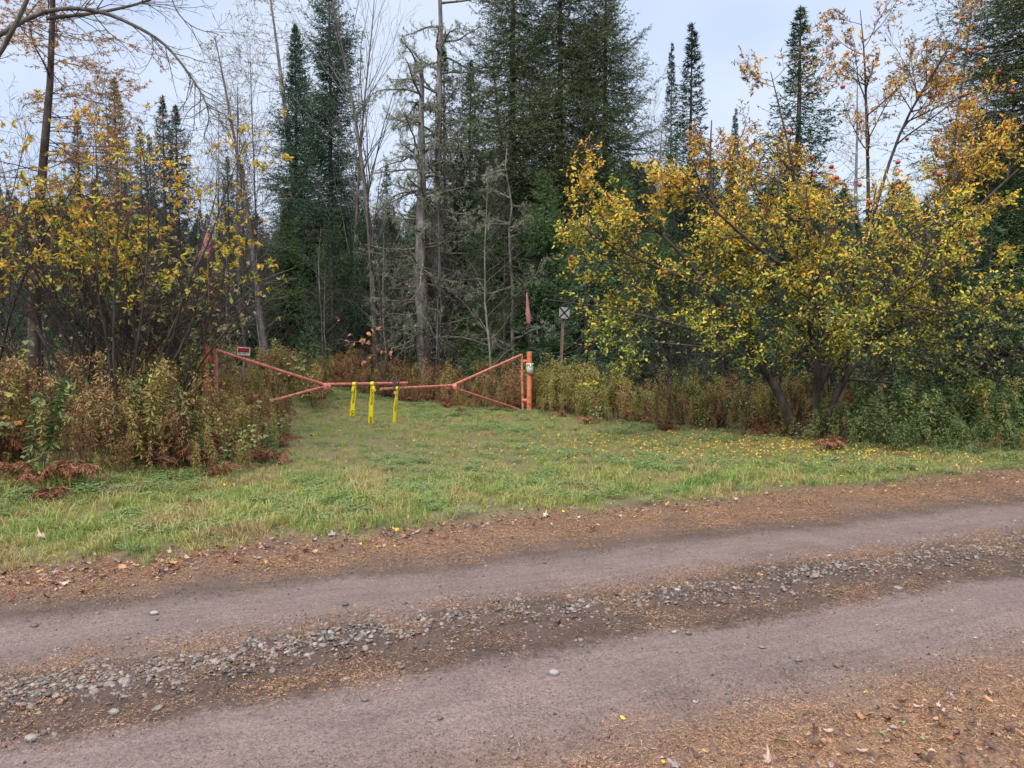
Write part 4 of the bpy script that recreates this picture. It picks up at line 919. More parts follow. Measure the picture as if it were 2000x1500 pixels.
limb(smoothline([at(330, -20, 7.8), at(345, 30, 7.8), at(385, 60, 7.8), at(425, 65, 7.8)]), .008, .003, 6, CL, rng, out_)
mt, m2 = MB(), MB(); off = np.array([-7.6, 7.9, .2])
tubes(mt, [(a-off, b) for a, b, c in out_ if c == 0], 7, 0); tubes(m2, [(a-off, np.maximum(b, .0018)) for a, b, c in out_ if c > 0], 3, 0)
link('limb', mt.mesh('limb', [MT['bark_mid']], True), root); link('twigs', m2.mesh('twigs', [MT['twig_grey']]), root)['kind'] = 'stuff'

# ------------------------------------------------------------------ apple tree
def leafy(rng, out_, minlev, per, ll, lw, prob, mb, keep=None, up=.35, spread=.9, clump=3, jit=0.):
    Ps, Ds = [], []
    for a, b, c in out_:
        if c < minlev: continue
        m = a.mean(0); p = prob(m) if callable(prob) else prob
        if rng.random() > p: continue
        k = max(2, int(per*rng.uniform(.6, 1.4))); nc = max(1, k//clump); s = np.repeat(rng.random(nc), clump)*(len(a)-1.001)
        i = s.astype(int); Ps.append(a[i]+(a[i+1]-a[i])*(s-i)[:, None]); Ds.append(norm(a[i+1]-a[i])*.5+np.array([0, 0, up]))
    P = np.concatenate(Ps)+rng.normal(0, jit, (sum(map(len, Ps)), 3)) if jit else np.concatenate(Ps); D = np.concatenate(Ds)+rand_dir(len(P), rng)*spread
    leaves(mb, P, D, norm(rand_dir(len(P), rng)*.8+np.array([0, -.3, .8])), ll*rng.uniform(.45, 1.35, len(P)), lw*rng.uniform(.5, 1.25, len(P)), curl=.45)
    return len(P)
rng = np.random.default_rng(61); out_ = []
b1, b2 = at(1560, 815, 12.6), at(1592, 812, 12.7)
b1[2] = b2[2] = 0.0
def A(px, py, Y): return at(px, py, Y)
CA = dict(seg=[1, 7, 5, 4], n=[0, 9, 5], wig=[0, .09, .13, .15], trop=[0, .035, .02, .0], smin=[0, .2, .15], ang=[0, 42, 42], ratio=[0, .5, .55], tip=.3, rr=.55, L=1.35, r=.016)
stems = [
 ([b1, A(1520, 760, 12.5), A(1480, 705, 12.4), A(1440, 655, 12.3), A(1385, 560, 12.1), A(1310, 470, 11.8), A(1210, 390, 11.6)], .085, .012, 14),
 ([A(1455, 675, 12.3), A(1440, 560, 12.6), A(1395, 430, 12.9), A(1385, 330, 13), A(1390, 235, 13.1)], .05, .010, 12),
 ([b2, A(1596, 700, 12.7), A(1612, 580, 12.6), A(1570, 430, 12.4), A(1535, 260, 12.3), A(1505, 140, 12.2)], .065, .006, 19),
 ([b2, A(1640, 750, 12.6), A(1695, 670, 12.5), A(1760, 560, 12.3), A(1880, 430, 12.0), A(1990, 330, 11.7)], .075, .012, 17),
 ([A(1600, 760, 12.8), A(1670, 600, 13), A(1700, 440, 13.2), A(1692, 250, 13.2), A(1690, 120, 13.2), A(1680, 20, 13.2)], .05, .006, 20),
 ([A(1700, 440, 13.2), A(1755, 250, 13.1), A(1825, 140, 13), A(1870, 60, 13)], .03, .006, 14),
 ([A(1450, 665, 12.3), A(1340, 640, 12), A(1220, 605, 11.7), A(1070, 585, 11.5)], .03, .005, 12),
 ([A(1700, 665, 12.5), A(1800, 620, 12.1), A(1900, 560, 11.8), A(2000, 520, 11.6)], .035, .008, 11),
 ([A(1612, 580, 12.6), A(1500, 500, 11.9), A(1400, 420, 11.5), A(1330, 330, 11.4)], .035, .008, 13),
 ([A(1385, 560, 12.1), A(1280, 520, 11.7), A(1160, 470, 11.5), A(1110, 400, 11.5)], .028, .007, 12),
 ([A(1650, 630, 12.8), A(1780, 510, 13), A(1860, 360, 12.7), A(1960, 190, 12.3)], .035, .006, 16),
 ([A(1640, 740, 12.6), A(1760, 745, 12.2), A(1880, 790, 12)], .025, .006, 5),
 ([A(1596, 700, 12.7), A(1570, 620, 12), A(1600, 500, 11.4), A(1650, 400, 11.2)], .035, .008, 13),
 ([A(1480, 700, 12.4), A(1400, 680, 12.1), A(1310, 670, 11.9), A(1160, 665, 11.8)], .022, .006, 8),
 ([A(1600, 560, 12.9), A(1480, 400, 13.3), A(1440, 290, 13.5)], .03, .008, 10),
 ([A(1690, 640, 12.5), A(1740, 600, 11.7), A(1800, 540, 11.4), A(1830, 440, 11.2)], .03, .008, 10),
 ([A(1560, 640, 12.9), A(1500, 580, 12.6), A(1490, 480, 12.4), A(1500, 380, 12.3)], .03, .008, 12)]
for pts, r0, r1, sub in stems: limb(smoothline(pts), r0, r1, sub, CA, rng, out_)
def okpoly(a):
    m = a[-1]; px = 1000+1500*m[0]/m[1]; py = 665-1500*(m[2]-CAMH)/m[1]
    if px < 1142 and 580 < py < 720: return False
    return px > 1085+max(0, 330-py)*.9
out_ = [q for q in out_ if q[2] == 0 or okpoly(q[0])]
off = np.array([b2[0], b2[1], 0.])
root = empty('apple_tree', off, 'old many stemmed apple tree with yellow leaves and small red apples beside the grass', 'tree')
mt, m2, ml = MB(), MB(), MB()
tubes(mt, [(a-off, b) for a, b, c in out_ if c == 0], 9, 0)
tubes(m2, [(a-off, b) for a, b, c in out_ if c == 1], 4, 0); tubes(m2, [(a-off, np.maximum(b, .002)) for a, b, c in out_ if c > 1], 3, 0)
sh = [(a-off, b, c) for a, b, c in out_]
def aprob(m):
    z = m[2]; xr = m[0]+b2[0]; return .66*float(np.clip(1.05-.95*sm((z-3.6-1.3*sm((xr-6)/1.2))/1.9), .22, 1))
nl = leafy(rng, sh, 2, 5, .060, .032, aprob, ml, clump=1, spread=1.1, jit=.03)
def tprob(m): return .6 if m[2] > 4.3 else .1
mt2 = MB(); leafy(rng, sh, 2, 6, .05, .020, tprob, mt2, clump=1)
link('trunk', mt.mesh('apple_trunk', [MT['bark_dark']], True), root); link('branches', m2.mesh('apple_branches', [MT['bark_dark']]), root)['kind'] = 'stuff'
f = link('foliage', ml.mesh('apple_foliage', [MT['apple_leaf']]), root); f['kind'] = 'stuff'
f = link('withered_foliage', mt2.mesh('apple_top_foliage', [MT['top_leaf']]), root); f['kind'] = 'stuff'
print('apple leaves', nl)
MT['apple'] = leafmat('apple_skin', [(.22, .018, .02), (.32, .035, .032), (.38, .09, .05)], wobj=1., transl=0, rough=.3, spec=.5)
mb = MB(); V, Fc = ICO2; V = V.copy(); rxy = np.hypot(V[:, 0], V[:, 1]); V[:, 2] = V[:, 2]*.9-np.where(V[:, 2] > 0, .35*np.exp(-(rxy/.3)**2), -.2*np.exp(-(rxy/.25)**2)); mb.add(V*.034, Fc, 0)
tubes(mb, [(np.array([[0, 0, .02], [.003, 0, .05]]), np.array([.0015, .0012]))], 4, 1); apm = mb.mesh('apple', [MT['apple'], MT['bark_dark']], True)
APP = np.concatenate([a[1:] for a, b, c in out_ if c >= 1]); APX = 1000+1500*APP[:, 0]/APP[:, 1]; APY = 665-1500*(APP[:, 2]-CAMH)/APP[:, 1]
for px, py in [(1105, 470), (1115, 493), (1188, 575), (1298, 525), (1392, 545), (1365, 538), (1414, 592), (1422, 476), (1478, 600), (1478, 568), (1432, 421), (1415, 297), (1383, 315), (1345, 308), (1347, 327), (1475, 330), (1585, 305), (1616, 315), (1575, 337), (1638, 338), (1648, 338), (1665, 320), (1560, 355), (1615, 348), (1645, 355), (1667, 360), (1592, 378), (1687, 393), (1748, 278), (1760, 307), (1825, 332), (1798, 193), (1835, 140), (1872, 118), (1892, 107), (1885, 197), (1936, 143), (1994, 52), (1957, 203), (1640, 184), (1577, 180), (1530, 262), (1838, 243), (1898, 471), (1533, 541), (1337, 529), (1546, 262), (1664, 357)]:
    dd_ = np.hypot(APX-px, APY-py)+60*(APP[:, 1] > 12.6)*(py > 330); p = APP[np.argmin(dd_)]-off-np.array([0, .02, .055]); o = link('apple', apm, root); o.location = p; s = rng.uniform(.85, 1.15); o.scale = (s,)*3; o.rotation_euler = (rng.normal(0, .3), rng.normal(0, .3), 0)

# ------------------------------------------------------------------ left shrubs
_LM = {}
def LEAFM(kind, i):
    if (kind, i) not in _LM:
        q = MB(); V = np.array([(0, 0, 0), (.5, .28, .06), (.42, .68, .02), (0, 1, -.12), (-.42, .68, .02), (-.5, .28, .06)])*np.array([.98, 1, 1]); q.add(V, [(0, 1, 2, 3), (0, 3, 4, 5)], 0, np.full(2, (i+.5)/6)); _LM[(kind, i)] = q.mesh('leaf', [MT[kind]])
    return _LM[(kind, i)]
def shrub(seed, loc, h, nst, spread, label, leafkind, per, prob, ll, lw, bark='bark_dark', C=None, name='shrub', rad=.022, minlev=2, green=None):
    rng = np.random.default_rng(seed); out_ = []
    C = C or dict(seg=[9, 6, 5, 4], n=[9, 5, 3], wig=[.07, .12, .16, .18], trop=[.03, .03, .0, .0], smin=[.3, .2, .2], ang=[36, 40, 42], ratio=[.42, .5, .5], tip=.2, rr=.5)
    for i in range(nst):
        a = rng.uniform(0, 6.28); d = np.array([cos(a)*spread*rng.uniform(.3, 1), sin(a)*spread*rng.uniform(.3, 1), 1.]); grow(rng, out_, np.array([cos(a)*.15, sin(a)*.15, 0]), d, h*rng.uniform(.75, 1.05), rad*rng.uniform(.7, 1.2), 0, C)
    root = empty(name, loc, label, 'shrub'); mt, m2, ml = MB(), MB(), MB()
    tubes(mt, [(a, b) for a, b, c in out_ if c == 0], 6, 0); tubes(m2, [(a, b) for a, b, c in out_ if c == 1], 4, 0); tubes(m2, [(a, np.maximum(b, .0018)) for a, b, c in out_ if c > 1], 3, 0)
    link('stems', mt.mesh('shrub_stems', [MT[bark]], True), root); link('twigs', m2.mesh('shrub_twigs', [MT['twig_dark']]), root)['kind'] = 'stuff'
    if per:
        leafy(rng, out_, minlev, per, ll, lw, prob, ml, up=.1)
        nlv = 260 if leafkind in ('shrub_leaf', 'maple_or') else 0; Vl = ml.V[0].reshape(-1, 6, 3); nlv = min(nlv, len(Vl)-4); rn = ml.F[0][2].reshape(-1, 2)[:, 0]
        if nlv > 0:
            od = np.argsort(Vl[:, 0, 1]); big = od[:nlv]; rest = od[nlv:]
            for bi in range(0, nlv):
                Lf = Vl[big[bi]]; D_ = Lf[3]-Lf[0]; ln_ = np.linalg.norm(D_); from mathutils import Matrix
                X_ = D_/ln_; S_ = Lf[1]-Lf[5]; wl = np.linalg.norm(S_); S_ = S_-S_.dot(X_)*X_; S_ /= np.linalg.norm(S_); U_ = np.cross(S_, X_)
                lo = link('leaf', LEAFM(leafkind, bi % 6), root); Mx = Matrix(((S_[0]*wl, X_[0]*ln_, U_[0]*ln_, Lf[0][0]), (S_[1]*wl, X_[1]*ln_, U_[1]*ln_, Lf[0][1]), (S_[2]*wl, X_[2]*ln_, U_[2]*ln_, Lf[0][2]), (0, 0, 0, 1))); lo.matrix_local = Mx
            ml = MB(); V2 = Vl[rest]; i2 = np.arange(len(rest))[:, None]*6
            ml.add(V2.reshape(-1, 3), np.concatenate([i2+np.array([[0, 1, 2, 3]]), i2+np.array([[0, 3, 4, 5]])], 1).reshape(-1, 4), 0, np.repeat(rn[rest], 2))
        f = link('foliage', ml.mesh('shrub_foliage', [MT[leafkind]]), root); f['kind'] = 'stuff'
    return root
def G(x, y): return (x, y, float(H(x, y))-.03)
def bandp(z0, z1, p, f=1.7, sd=0.):
    return lambda m: p*float(sm((m[2]-z0)/.5)*sm((z1-m[2])/.6))*(.15 if math.sin(m[0]*f*2.1+sd)*math.sin(m[2]*f*2.3+sd*2)*1.2 < -.1 else 1)
shrub(71, G(-6.0, 10.2), 4.9, 8, .45, 'tall shrub with scattered yellow leaves at far left', 'shrub_leaf', 9, bandp(1.3, 4.8, .26, sd=1.), .064, .030)
shrub(72, G(-5.2, 10.0), 4.5, 9, .55, 'tall yellow leaved shrub with slender dark stems before the twin spruce tips', 'shrub_leaf', 10, bandp(1.6, 4.4, .36, sd=2.), .064, .030)
shrub(73, G(-4.95, 10.6), 3.4, 10, .55, 'yellow tipped shrub whose branches reach toward the left flag', 'shrub_leaf', 10, bandp(1.9, 3.4, .34, sd=.3), .064, .030)
shrub(74, G(-5.6, 12.9), 3.0, 20, .5, 'dense dark twiggy bush with pale green leaves beside the left gate post', 'green_leaf', 4, bandp(.9, 3., .22, sd=3.), .085, .055, rad=.014)
shrub(75, G(-5.25, 10.9), 2.7, 26, .5, 'dense leafless dark bush left of the left gate post', 'green_leaf', 3, .05, .08, .05, rad=.013)
shrub(76, G(-7.1, 9.9), 4.6, 7, .5, 'thin dark shrub at the left picture edge', 'shrub_leaf', 6, bandp(1.5, 4.5, .2), .08, .038)
shrub(77, G(-6.3, 12.6), 3.6, 14, .5, 'bare dark bush standing behind the yellow shrubs', 'green_leaf', 3, .04, .08, .05, rad=.016)
shrub(78, G(-5.9, 13.8), 2.4, 10, .45, 'small green leaved bush right behind the left gate post', 'green_leaf', 4, .12, .08, .055, rad=.010)
shrub(79, G(5.9, 13.6), 2.4, 12, .7, 'low twiggy bush under the right side of the apple tree', 'green_leaf', 4, .3, .05, .03, rad=.010)
shrub(80, G(7.6, 13.2), 2.2, 10, .6, 'low dark bush at the right below the edge spruce', 'green_leaf', 4, .22, .05, .03, rad=.010)
shrub(81, G(3.4, 14.6), 2.0, 12, .6, 'leafless brush in the shade left of the apple trunks', 'green_leaf', 2, .05, .05, .03, rad=.010)
shrub(82, G(-2.5, 22), 2.2, 14, .4, 'dark red twigged bush behind the left gate bar', 'green_leaf', 2, .02, .05, .03, rad=.010)
X = shrub(83, G(-3.3, 21.5), 1.9, 4, .3, 'thin sapling with a few orange leaves left of the dead snag', 'orange_sap', 4, .3, .12, .07, rad=.010) if False else None
MT['maple_or'] = leafmat('sapling_leaf', [(.50, .22, .12), (.45, .30, .12), (.4, .18, .1)], transl=.3)
shrub(84, G(-3.4, 20.8), 1.9, 5, .25, 'thin maple sapling with a few orange leaves before the dead snag', 'maple_or', 2, .02, .11, .08, rad=.008)
shrub(85, G(-3.95, 20.5), 1.7, 3, .2, 'maple sapling with pale orange leaves above the chained bars', 'maple_or', 2, .03, .13, .09, rad=.008)

# ------------------------------------------------------------------ gate
def paint(name, c1, c2, c3, sc=9.):
    m = bpy.data.materials.new(name); m.use_nodes = True; nt = m.node_tree; b = nt.nodes['Principled BSDF']; tc = N(nt, 'ShaderNodeTexCoord')
    z = N(nt, 'ShaderNodeTexNoise'); z.inputs['Scale'].default_value = sc; z.inputs['Detail'].default_value = 6; z.inputs['Roughness'].default_value = .7; nt.links.new(tc.outputs['Object'], z.inputs['Vector'])
    r = ramp(nt, [(.36, c3), (.45, c1), (.6, c2)]); nt.links.new(z.outputs['Fac'], r.inputs[0]); nt.links.new(r.outputs[0], b.inputs['Base Color']); b.inputs['Roughness'].default_value = .6
    bp = N(nt, 'ShaderNodeBump'); bp.inputs['Strength'].default_value = .2; bp.inputs['Distance'].default_value = .01; nt.links.new(z.outputs['Fac'], bp.inputs['Height']); nt.links.new(bp.outputs[0], b.inputs['Normal'])
    return m
SAL = paint('faded_salmon_paint', (.46, .12, .09), (.56, .23, .19), (.14, .055, .04), 18); ORG = paint('orange_post_paint', (.55, .13, .05), (.62, .22, .12), (.18, .06, .035)); MET = mat('dark_chain_steel', (.05, .045, .045), .45, .6); BRS = mat('padlock_brass', (.45, .33, .12), .35, .5)
def beam(mb, p, q, w, h, bev=.006):
    p, q = np.array(p, float), np.array(q, float); t = norm(q-p); ref = np.array([0, 0, 1.]) if abs(t[2]) < .9 else np.array([0, 1., 0]); a = norm(np.cross(t, ref)); b = np.cross(a, t)
    pr = [(-w/2+bev, -h/2), (w/2-bev, -h/2), (w/2, -h/2+bev), (w/2, h/2-bev), (w/2-bev, h/2), (-w/2+bev, h/2), (-w/2, h/2-bev), (-w/2, -h/2+bev)]
    V = [p+a*x+b*y for x, y in pr]+[q+a*x+b*y for x, y in pr]; mb.add(V, [(i, (i+1) % 8, 8+(i+1) % 8, 8+i) for i in range(8)]); mb.add(V[:8], [tuple(range(7, -1, -1))]); mb.add(V[8:], [tuple(range(8))])
def gy(px):
    k = (px-1000)/F; s = (k*12.2+4.75)/(4.9-5.5*k); return 12.2+5.5*s
def gp_(px, py): return at(px, py, gy(px))
def leaf(name, label, top, bot, joint, end, low, flip):
    root = empty(name, (top[0], top[1], 0), label, 'gate'); o = np.array([top[0], top[1], 0])
    def part(nm, segs, w=.052, h=.055, m=SAL):
        mb = MB()
        for a, b in segs: beam(mb, np.array(a)-o, np.array(b)-o, w, h)
        return link(nm, mb.mesh(nm, [m]), root)
    part('upright', [(bot, top)]); part('top_brace', [(top, joint)], .042, .05); part('bottom_brace', [(low, joint-np.array([0, 0, .04]))], .038, .042); part('bar', [(joint, end)], .045, .05)
    mb = MB(); beam(mb, joint-o-np.array([.09*flip, 0, .03]), joint-o+np.array([.12*flip, .03, -.03]), .075, .11); link('gusset', mb.mesh('gusset', [SAL]), root)
    hp = []
    for z in (top[2]-.15, bot[2]+.22):
        mb = MB(); beam(mb, np.array([top[0]-flip*.0, top[1], z])-o, np.array([top[0]-flip*.17, top[1]+.02, z])-o, .05, .07); link('hinge', mb.mesh('hinge', [ORG]), root)
    return root
Lt = gp_(421, 684); Lb = Lt.copy(); Lb[2] = .42; Lj = gp_(632, 751); Le = gp_(796, 748); Ll = Lb+np.array([.02, 0, .03])
Rt = gp_(1019, 693); Rb = gp_(1021, 800); Rj = gp_(884, 753); Re = gp_(742, 760); Rl = Rb+np.array([-.1, -.1, .02])
gl = leaf('gate_leaf', 'salmon painted left gate leaf tapering to its bar with two yellow tapes', Lt, Lb, Lj, Le, Ll, 1)
gr = leaf('gate_leaf', 'salmon painted right gate leaf tapering down to the chained middle', Rt, Rb, Rj, Re, Rl, -1)
def post(px, ytop, Y, r, label):
    t = at(px, ytop, Y); base = np.array([t[0], t[1], float(H(t[0], t[1]))-.1]); root = empty('gate_post', (base[0], base[1], base[2]+.1), label, 'post'); h = t[2]-base[2]-.1
    mb = MB(); tubes(mb, [(np.array([[0, 0, -.1], [0, 0, h*.5], [0, 0, h]]), np.array([r, r, r]))], 20); link('pipe', mb.mesh('pipe', [ORG], True), root)
    mb = MB(); tubes(mb, [(np.array([[0, 0, h-.004], [0, 0, h+.012], [0, 0, h+.014]]), np.array([r*1.04, r*1.04, .001]))], 20); link('cap', mb.mesh('cap', [ORG]), root)
    mb = MB(); tubes(mb, [(np.array([[0, 0, h-.34], [0, 0, h-.26]]), np.array([r*1.12, r*1.12]))], 20); link('collar', mb.mesh('collar', [ORG]), root)
    return root, t
pl_, tl = post(400, 677, 12.25, .062, 'orange gate post among dark twigs at the left end'); pr_, tr_ = post(1034, 688, 17.75, .062, 'orange gate post at the right end carrying a torn paper sign')
# chain and padlock
root = empty('chain', gp_(770, 752), 'dark chain wrapped round both gate bars where they overlap', 'chain'); c0 = gp_(770, 752)
rng = np.random.default_rng(9)
def torus(mb, c, R, r, n, tilt, mat_=0):
    a = np.linspace(0, 2*pi, 11)[:-1]; P = np.stack([R*1.5*np.cos(a), R*np.sin(a), 0*a], -1)
    from mathutils import Euler
    M = np.array(Euler(tilt).to_matrix()); P = P@M.T+c; P = np.concatenate([P, P[:1]]); tubes(mb, [(P, np.full(11, r))], 5, mat_)
for i in range(26):
    mb = MB(); a = i/13*2*pi; c = np.array([.07*(i/13-1)+.03*cos(a), -.06*sin(a), .11*cos(a)-.01]); torus(mb, np.zeros(3), .019, .0075, 8, (rng.uniform(0, 3), rng.uniform(0, 3), rng.uniform(0, 3)))
    link('link', mb.mesh('link', [MET], True), root).location = c
r2 = empty('padlock', c0+np.array([.03, -.07, -.14]), 'small brass padlock hanging from the gate chain', 'padlock'); mb = MB(); beam(mb, (0, 0, -.03), (0, 0, .025), .055, .025); link('body', mb.mesh('body', [BRS]), r2)
mb = MB(); a = np.linspace(0, pi, 9); tubes(mb, [(np.stack([.014*np.cos(a), 0*a, .02+.026*np.sin(a)], -1), np.full(9, .0035))], 6); link('shackle', mb.mesh('shackle', [MET], True), r2)

# ------------------------------------------------------------------ text helper
def textmesh(body, size, bold=0.):
    cu = bpy.data.curves.new('text', 'FONT'); cu.body = body; cu.size = size; cu.align_x = 'CENTER'; cu.align_y = 'CENTER'; cu.offset = bold; cu.resolution_u = 2
    o = bpy.data.objects.new('text', cu); COL.objects.link(o); dg = bpy.context.evaluated_depsgraph_get(); dg.update()
    me = bpy.data.meshes.new_from_object(o.evaluated_get(dg)); bpy.data.objects.remove(o); V = np.array([v.co[:] for v in me.vertices]); Fs = [tuple(p.vertices) for p in me.polygons]
    bpy.data.meshes.remove(me); bpy.data.curves.remove(cu); return V, Fs
INK = mat('black_ink', (.02, .018, .015), .6); YEL = leafmat('yellow_tape', [(.80, .68, .02), (.84, .72, .03)], transl=.3, rough=.35, spec=.5)
def tape(px, py0, py1, Y, wd, lab, words, twist, lean, loop):
    p = at(px, py0, Y); q = at(px+lean, py1, Y); Ln = p[2]-q[2]; root = empty('warning_tape', p, lab, 'tape')
    def S(s, t):     # s 0 top..1 bottom, t across -.5..5
        c = np.array([(q[0]-p[0])*s+.004*sin(7*s), .005*sin(5*s+twist*3), -Ln*s]); an = twist*s*(1-.4*s); w_ = wd*(.75+.3*s)
        return c+np.array([cos(an)*t*w_, sin(an)*t*w_-.01*cos(t*5)*0, 0])
    n = 22; mb = MB(); V = []; 
    for i in range(n+1):
        for t in (-.5, -.17, .17, .5): V.append(S(i/n, t)+np.array([0, .004*math.cos(t*9+i*.7), -.012*t if i == n else 0]))
    mb.add(V, [(4*i+j, 4*i+j+1, 4*i+j+5, 4*i+j+4) for i in range(n) for j in range(3)], 0, np.full(3*n, .5)); o = link('strip', mb.mesh('strip', [YEL], True), root)
    sd = o.modifiers.new('thickness', 'SOLIDIFY'); sd.thickness = .0008
    for wtxt, s0, sz in words:
        Vt, Ft = textmesh(wtxt, sz, .001); me = bpy.data.meshes.new('lettering')
        me.from_pydata([tuple(S(np.clip(s0+v[0]/Ln, 0, 1), v[1]/wd*.95)+np.array([0, -.008, 0])) for v in Vt], [], Ft); me.materials.append(INK); link('lettering', me, root)
    mb = MB(); a = np.linspace(0, 2*pi, 13); k = .04
    V = [];
    for i in range(13): c = np.array([0, k*cos(a[i]), .025+k*sin(a[i])]); V += [c-np.array([wd*.3, 0, 0]), c+np.array([wd*.3, 0, 0])]
    mb.add(V, [(2*i, 2*i+1, 2*i+3, 2*i+2) for i in range(12)], 0, np.full(12, .5)); link('knot', mb.mesh('knot', [YEL]), root)
    if loop:
        mb = MB(); V = []
        for i in range(7):
            s = i/6; c = np.array([loop*(.02+.055*s), -.015-.01*sin(3*s), -.01-.19*s*(abs(loop) if abs(loop) > 1 else .55)]); V += [c-np.array([wd*.27, 0, .01*loop]), c+np.array([wd*.27, 0, 0])]
        mb.add(V, [(2*i, 2*i+1, 2*i+3, 2*i+2) for i in range(6)], 0, np.full(6, .5)); link('tail', mb.mesh('tail', [YEL], True), root)
    return root
tape(692, 753, 815, gy(692)-.04, .090, 'yellow warning tape tied to the left bar, leftmost and shortest of the three', [('CAUTION', .32, .062), ('CAU', .88, .062)], .25, -4, -.5)
tape(727, 752, 829, gy(727)-.04, .095, 'yellow warning tape tied to the left bar, middle one and longest', [('CAUTION', .30, .066), ('ION', .88, .066)], .2, -3, .7)
tape(775, 761, 827, gy(775)-.06, .075, 'narrow twisted yellow warning tape tied beside the chain, rightmost of the three', [('CAUTION', .45, .05)], .9, -5, 0)

# ------------------------------------------------------------------ flags
PINK = leafmat('faded_pink_cloth', [(.36, .15, .16), (.44, .20, .21)], transl=.25, rough=.9); POLE = mat('flag_pole_wood', (.28, .12, .08), .8); WIRE = mat('flag_wire', (.04, .035, .035), .5)
def cloth(prof, n=20, folds=5, amp=.25, ph=0.):
    mb = MB(); V = []; k = len(prof)
    for j, (z, r, ox) in enumerate(prof):
        for i in range(n): a = i/n*2*pi; rr_ = r*(1+amp*sin(folds*a+ph+z*6)); V.append((ox+rr_*cos(a), rr_*.55*sin(a), z))
    mb.add(V, [(j*n+i, j*n+(i+1) % n, (j+1)*n+(i+1) % n, (j+1)*n+i) for j in range(k-1) for i in range(n)], 0, RNG.random((k-1)*n)); return mb
b = at(408, 600, 12.0); t = at(409, 425, 12.0); root = empty('flag', (b[0], b[1], b[2]), 'faded pink flag hanging limp on its pole above the left gate post', 'flag'); hh = t[2]-b[2]
mb = MB(); tubes(mb, [(np.array([[0, 0, -.9], [0, 0, hh*.5], [0, 0, hh]]), np.array([.009, .008, .007]))], 8); link('pole', mb.mesh('pole', [POLE]), root)
z = lambda py: at(408, py, 12.0)[2]-b[2]
link('cloth', cloth([(z(455), .03, 0), (z(463), .036, 0), (z(466), .05, 0), (z(478), .062, 0), (z(488), .085, 0), (z(492), .07, -.01), (z(502), .065, -.005), (z(506), .02, 0)]).mesh('cloth', [PINK], True), root)
link('cloth_corner', cloth([(z(488), .02, -.07), (z(494), .055, -.10), (z(503), .065, -.13), (z(507), .01, -.15)], folds=3, ph=1).mesh('cloth_corner', [PINK], True), root)
b = at(1033, 690, 17.7); root = empty('flag', (b[0], b[1], b[2]), 'narrow rolled pink flag on a thin rod above the right gate post', 'flag'); z = lambda py: at(1033, py, 17.7)[2]-b[2]
mb = MB(); tubes(mb, [(np.array([[0, 0, -.05], [-.01, 0, z(630)], [-.06, 0, z(560)]]), np.array([.006, .006, .005]))], 6); link('rod', mb.mesh('rod', [WIRE]), root)
link('cloth', cloth([(z(571), .012, -.05), (z(580), .022, -.045), (z(600), .035, -.03), (z(613), .055, -.02), (z(618), .05, -.012), (z(628), .045, -.005), (z(632), .02, 0)], amp=.15).mesh('cloth', [PINK], True), root)

# ------------------------------------------------------------------ signs
WHT = paint('white_sign_face', (.62, .62, .58), (.72, .72, .68), (.45, .44, .40), 20); RED = mat('red_lettering', (.55, .03, .04), .5); BLK = mat('black_sign_panel', (.02, .015, .02), .4); GRY = paint('grey_reflector', (.30, .29, .28), (.40, .39, .37), (.18, .17, .17), 14); BRN = paint('brown_steel_post', (.17, .10, .085), (.23, .14, .12), (.08, .05, .04), 12)
def flat(me_name, V, Fs, m, parent):
    me = bpy.data.meshes.new(me_name); me.from_pydata([tuple(map(float, v)) for v in V], [], [tuple(f) for f in Fs]); me.materials.append(m); return link(me_name, me, parent)
def board(w_, h_, y0, y1, m, nm, parent, cx=0, cz=0):
    V = [(cx+sx*w_/2, y, cz+sz*h_/2) for y in (y0, y1) for sx, sz in ((-1, -1), (1, -1), (1, 1), (-1, 1))]; return flat(nm, V, [(0, 1, 2, 3), (7, 6, 5, 4), (0, 4, 5, 1), (1, 5, 6, 2), (2, 6, 7, 3), (3, 7, 4, 0)], m, parent)
Ys = 15.8; c = at(476, 686, Ys); w1, h1 = 25/1500*Ys, 15.5/1500*Ys
root = empty('notice_sign', c, 'small black sign with red lettering and white border behind the left gate bar', 'sign'); root.rotation_euler = (0, radians(3), 0)
board(w1, h1, -.004, .004, WHT, 'plate', root); board(w1*.90, h1*.56, -.006, -.0045, BLK, 'panel', root, 0, h1*.13)
V, Fs = textmesh('PRIVATE', .10, .003); sc = w1*.82/(V[:, 0].max()-V[:, 0].min()); flat('lettering', [(v[0]*sc, -.009, v[1]*h1*.42/(.07)+h1*.13) for v in V], Fs, RED, root)
V, Fs = textmesh('PROPERTY', .05, .001); sc = w1*.8/(V[:, 0].max()-V[:, 0].min()); flat('lettering', [(v[0]*sc, -.007, v[1]*sc-h1*.32) for v in V], Fs, BLK, root)
mb = MB(); beam(mb, (0, .03, -c[2]), (0, .03, h1*.4), .035, .03); link('stake', mb.mesh('stake', [MT['bark_grey']]), root)
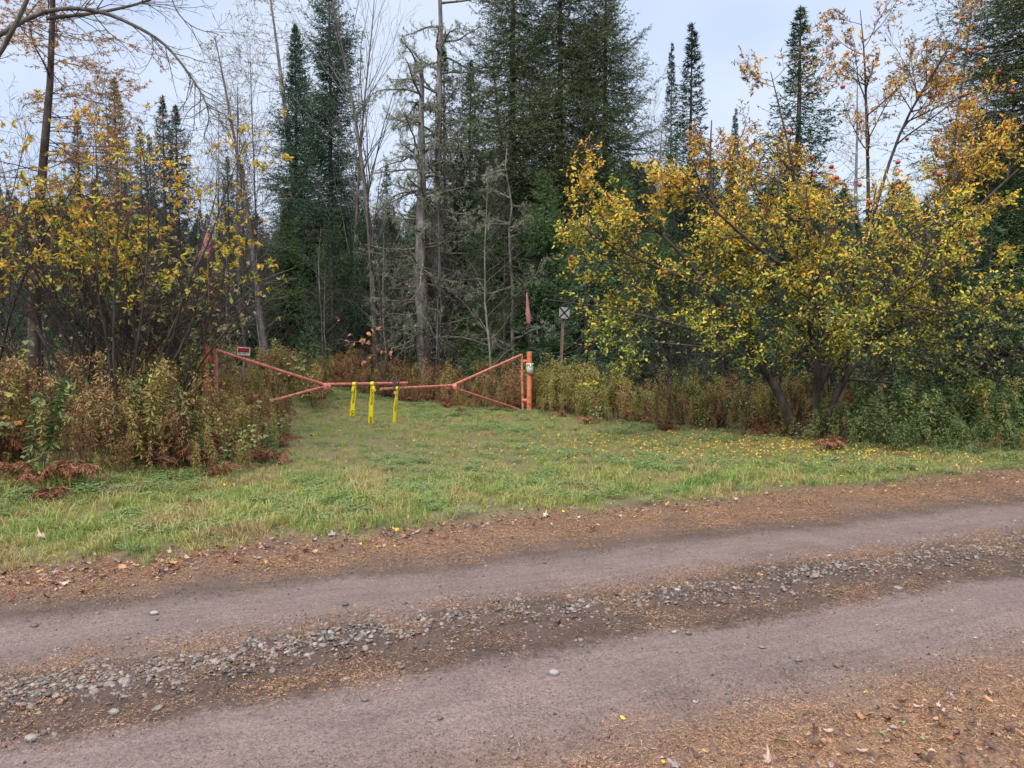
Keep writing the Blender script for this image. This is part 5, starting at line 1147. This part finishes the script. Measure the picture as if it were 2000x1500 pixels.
# torn paper on right post
p = at(1035, 719, 17.66); root = empty('paper_sign', p, 'torn pale paper sign with black letters curled round the right gate post', 'sign'); w2, h2 = .145, .24
mb = MB(); V = []
def cyl(t, zz): a = t*1.25; return (.078*sin(a)*1.15, .072-.085*cos(a), zz)
for i in range(9):
    t = -1+i/4; V += [cyl(t, h2*.45+.008*sin(i*2)), cyl(t, h2*.1), cyl(t, -h2*.42-.05*(t+1)*.5)]
mb.add(V, [(3*i+j, 3*i+j+1, 3*i+j+4, 3*i+j+3) for i in range(8) for j in (0, 1)], 0, .5); PAP = paint('weathered_paper', (.60, .60, .50), (.70, .70, .60), (.46, .46, .36), 12); o = link('sheet', mb.mesh('sheet', [PAP], True), root); o.modifiers.new('thickness', 'SOLIDIFY').thickness = .001
V, Fs = textmesh('PUB', .105, .002); flat('lettering', [tuple(np.array(cyl(v[0]/.098+.15, v[1]+h2*.22))*np.array([1, 1, 1])+np.array([0, -.004, 0])) for v in V], Fs, INK, root)
# reflector sign
Y3 = 18.4; pb = at(1094, 735, Y3); pt = at(1101, 600, Y3); base = np.array([pb[0]-.03, Y3, 0.]); root = empty('marker_sign', base, 'leaning brown post carrying a square grey plate with a black X', 'sign')
top = pt-base; mb = MB(); t = norm(top); sx = np.array([1., 0, 0])
for dx, dy, ww, dd in ((-.028, 0, .012, .03), (.028, 0, .012, .03), (0, .012, .05, .008)): beam(mb, np.array([dx, dy, -.1]), top+np.array([dx, dy, 0]), ww, dd, .002)
link('channel_post', mb.mesh('channel_post', [BRN]), root)
w3 = 25/1500*Y3; pc = at(1102, 611, Y3-.05)-base; ho = bpy.data.objects.new('plate', board(w3, w3*.9, -.003, .003, BLK, 'plate', root).data)
pl3 = [c_ for c_ in root.children if c_.name.startswith('plate')][0]; bpy.data.objects.remove(ho); pl3.location = pc; pl3.rotation_euler = (0, .05, .5)
hw, hh_ = w3/2*.96, w3*.45*.96; g_ = .2
for nm, tri in (('left', [(-hw, -hh_*(1-g_)), (-hw, hh_*(1-g_)), (-hw*g_, 0)]), ('right', [(hw, -hh_*(1-g_)), (hw, hh_*(1-g_)), (hw*g_, 0)]), ('top', [(-hw*(1-g_), hh_), (hw*(1-g_), hh_), (0, hh_*g_)]), ('bottom', [(-hw*(1-g_), -hh_), (hw*(1-g_), -hh_), (0, -hh_*g_)])):
    flat('reflector', [(a, -.005, b_) for a, b_ in tri], [(0, 1, 2)], GRY, pl3)
print('scene built')
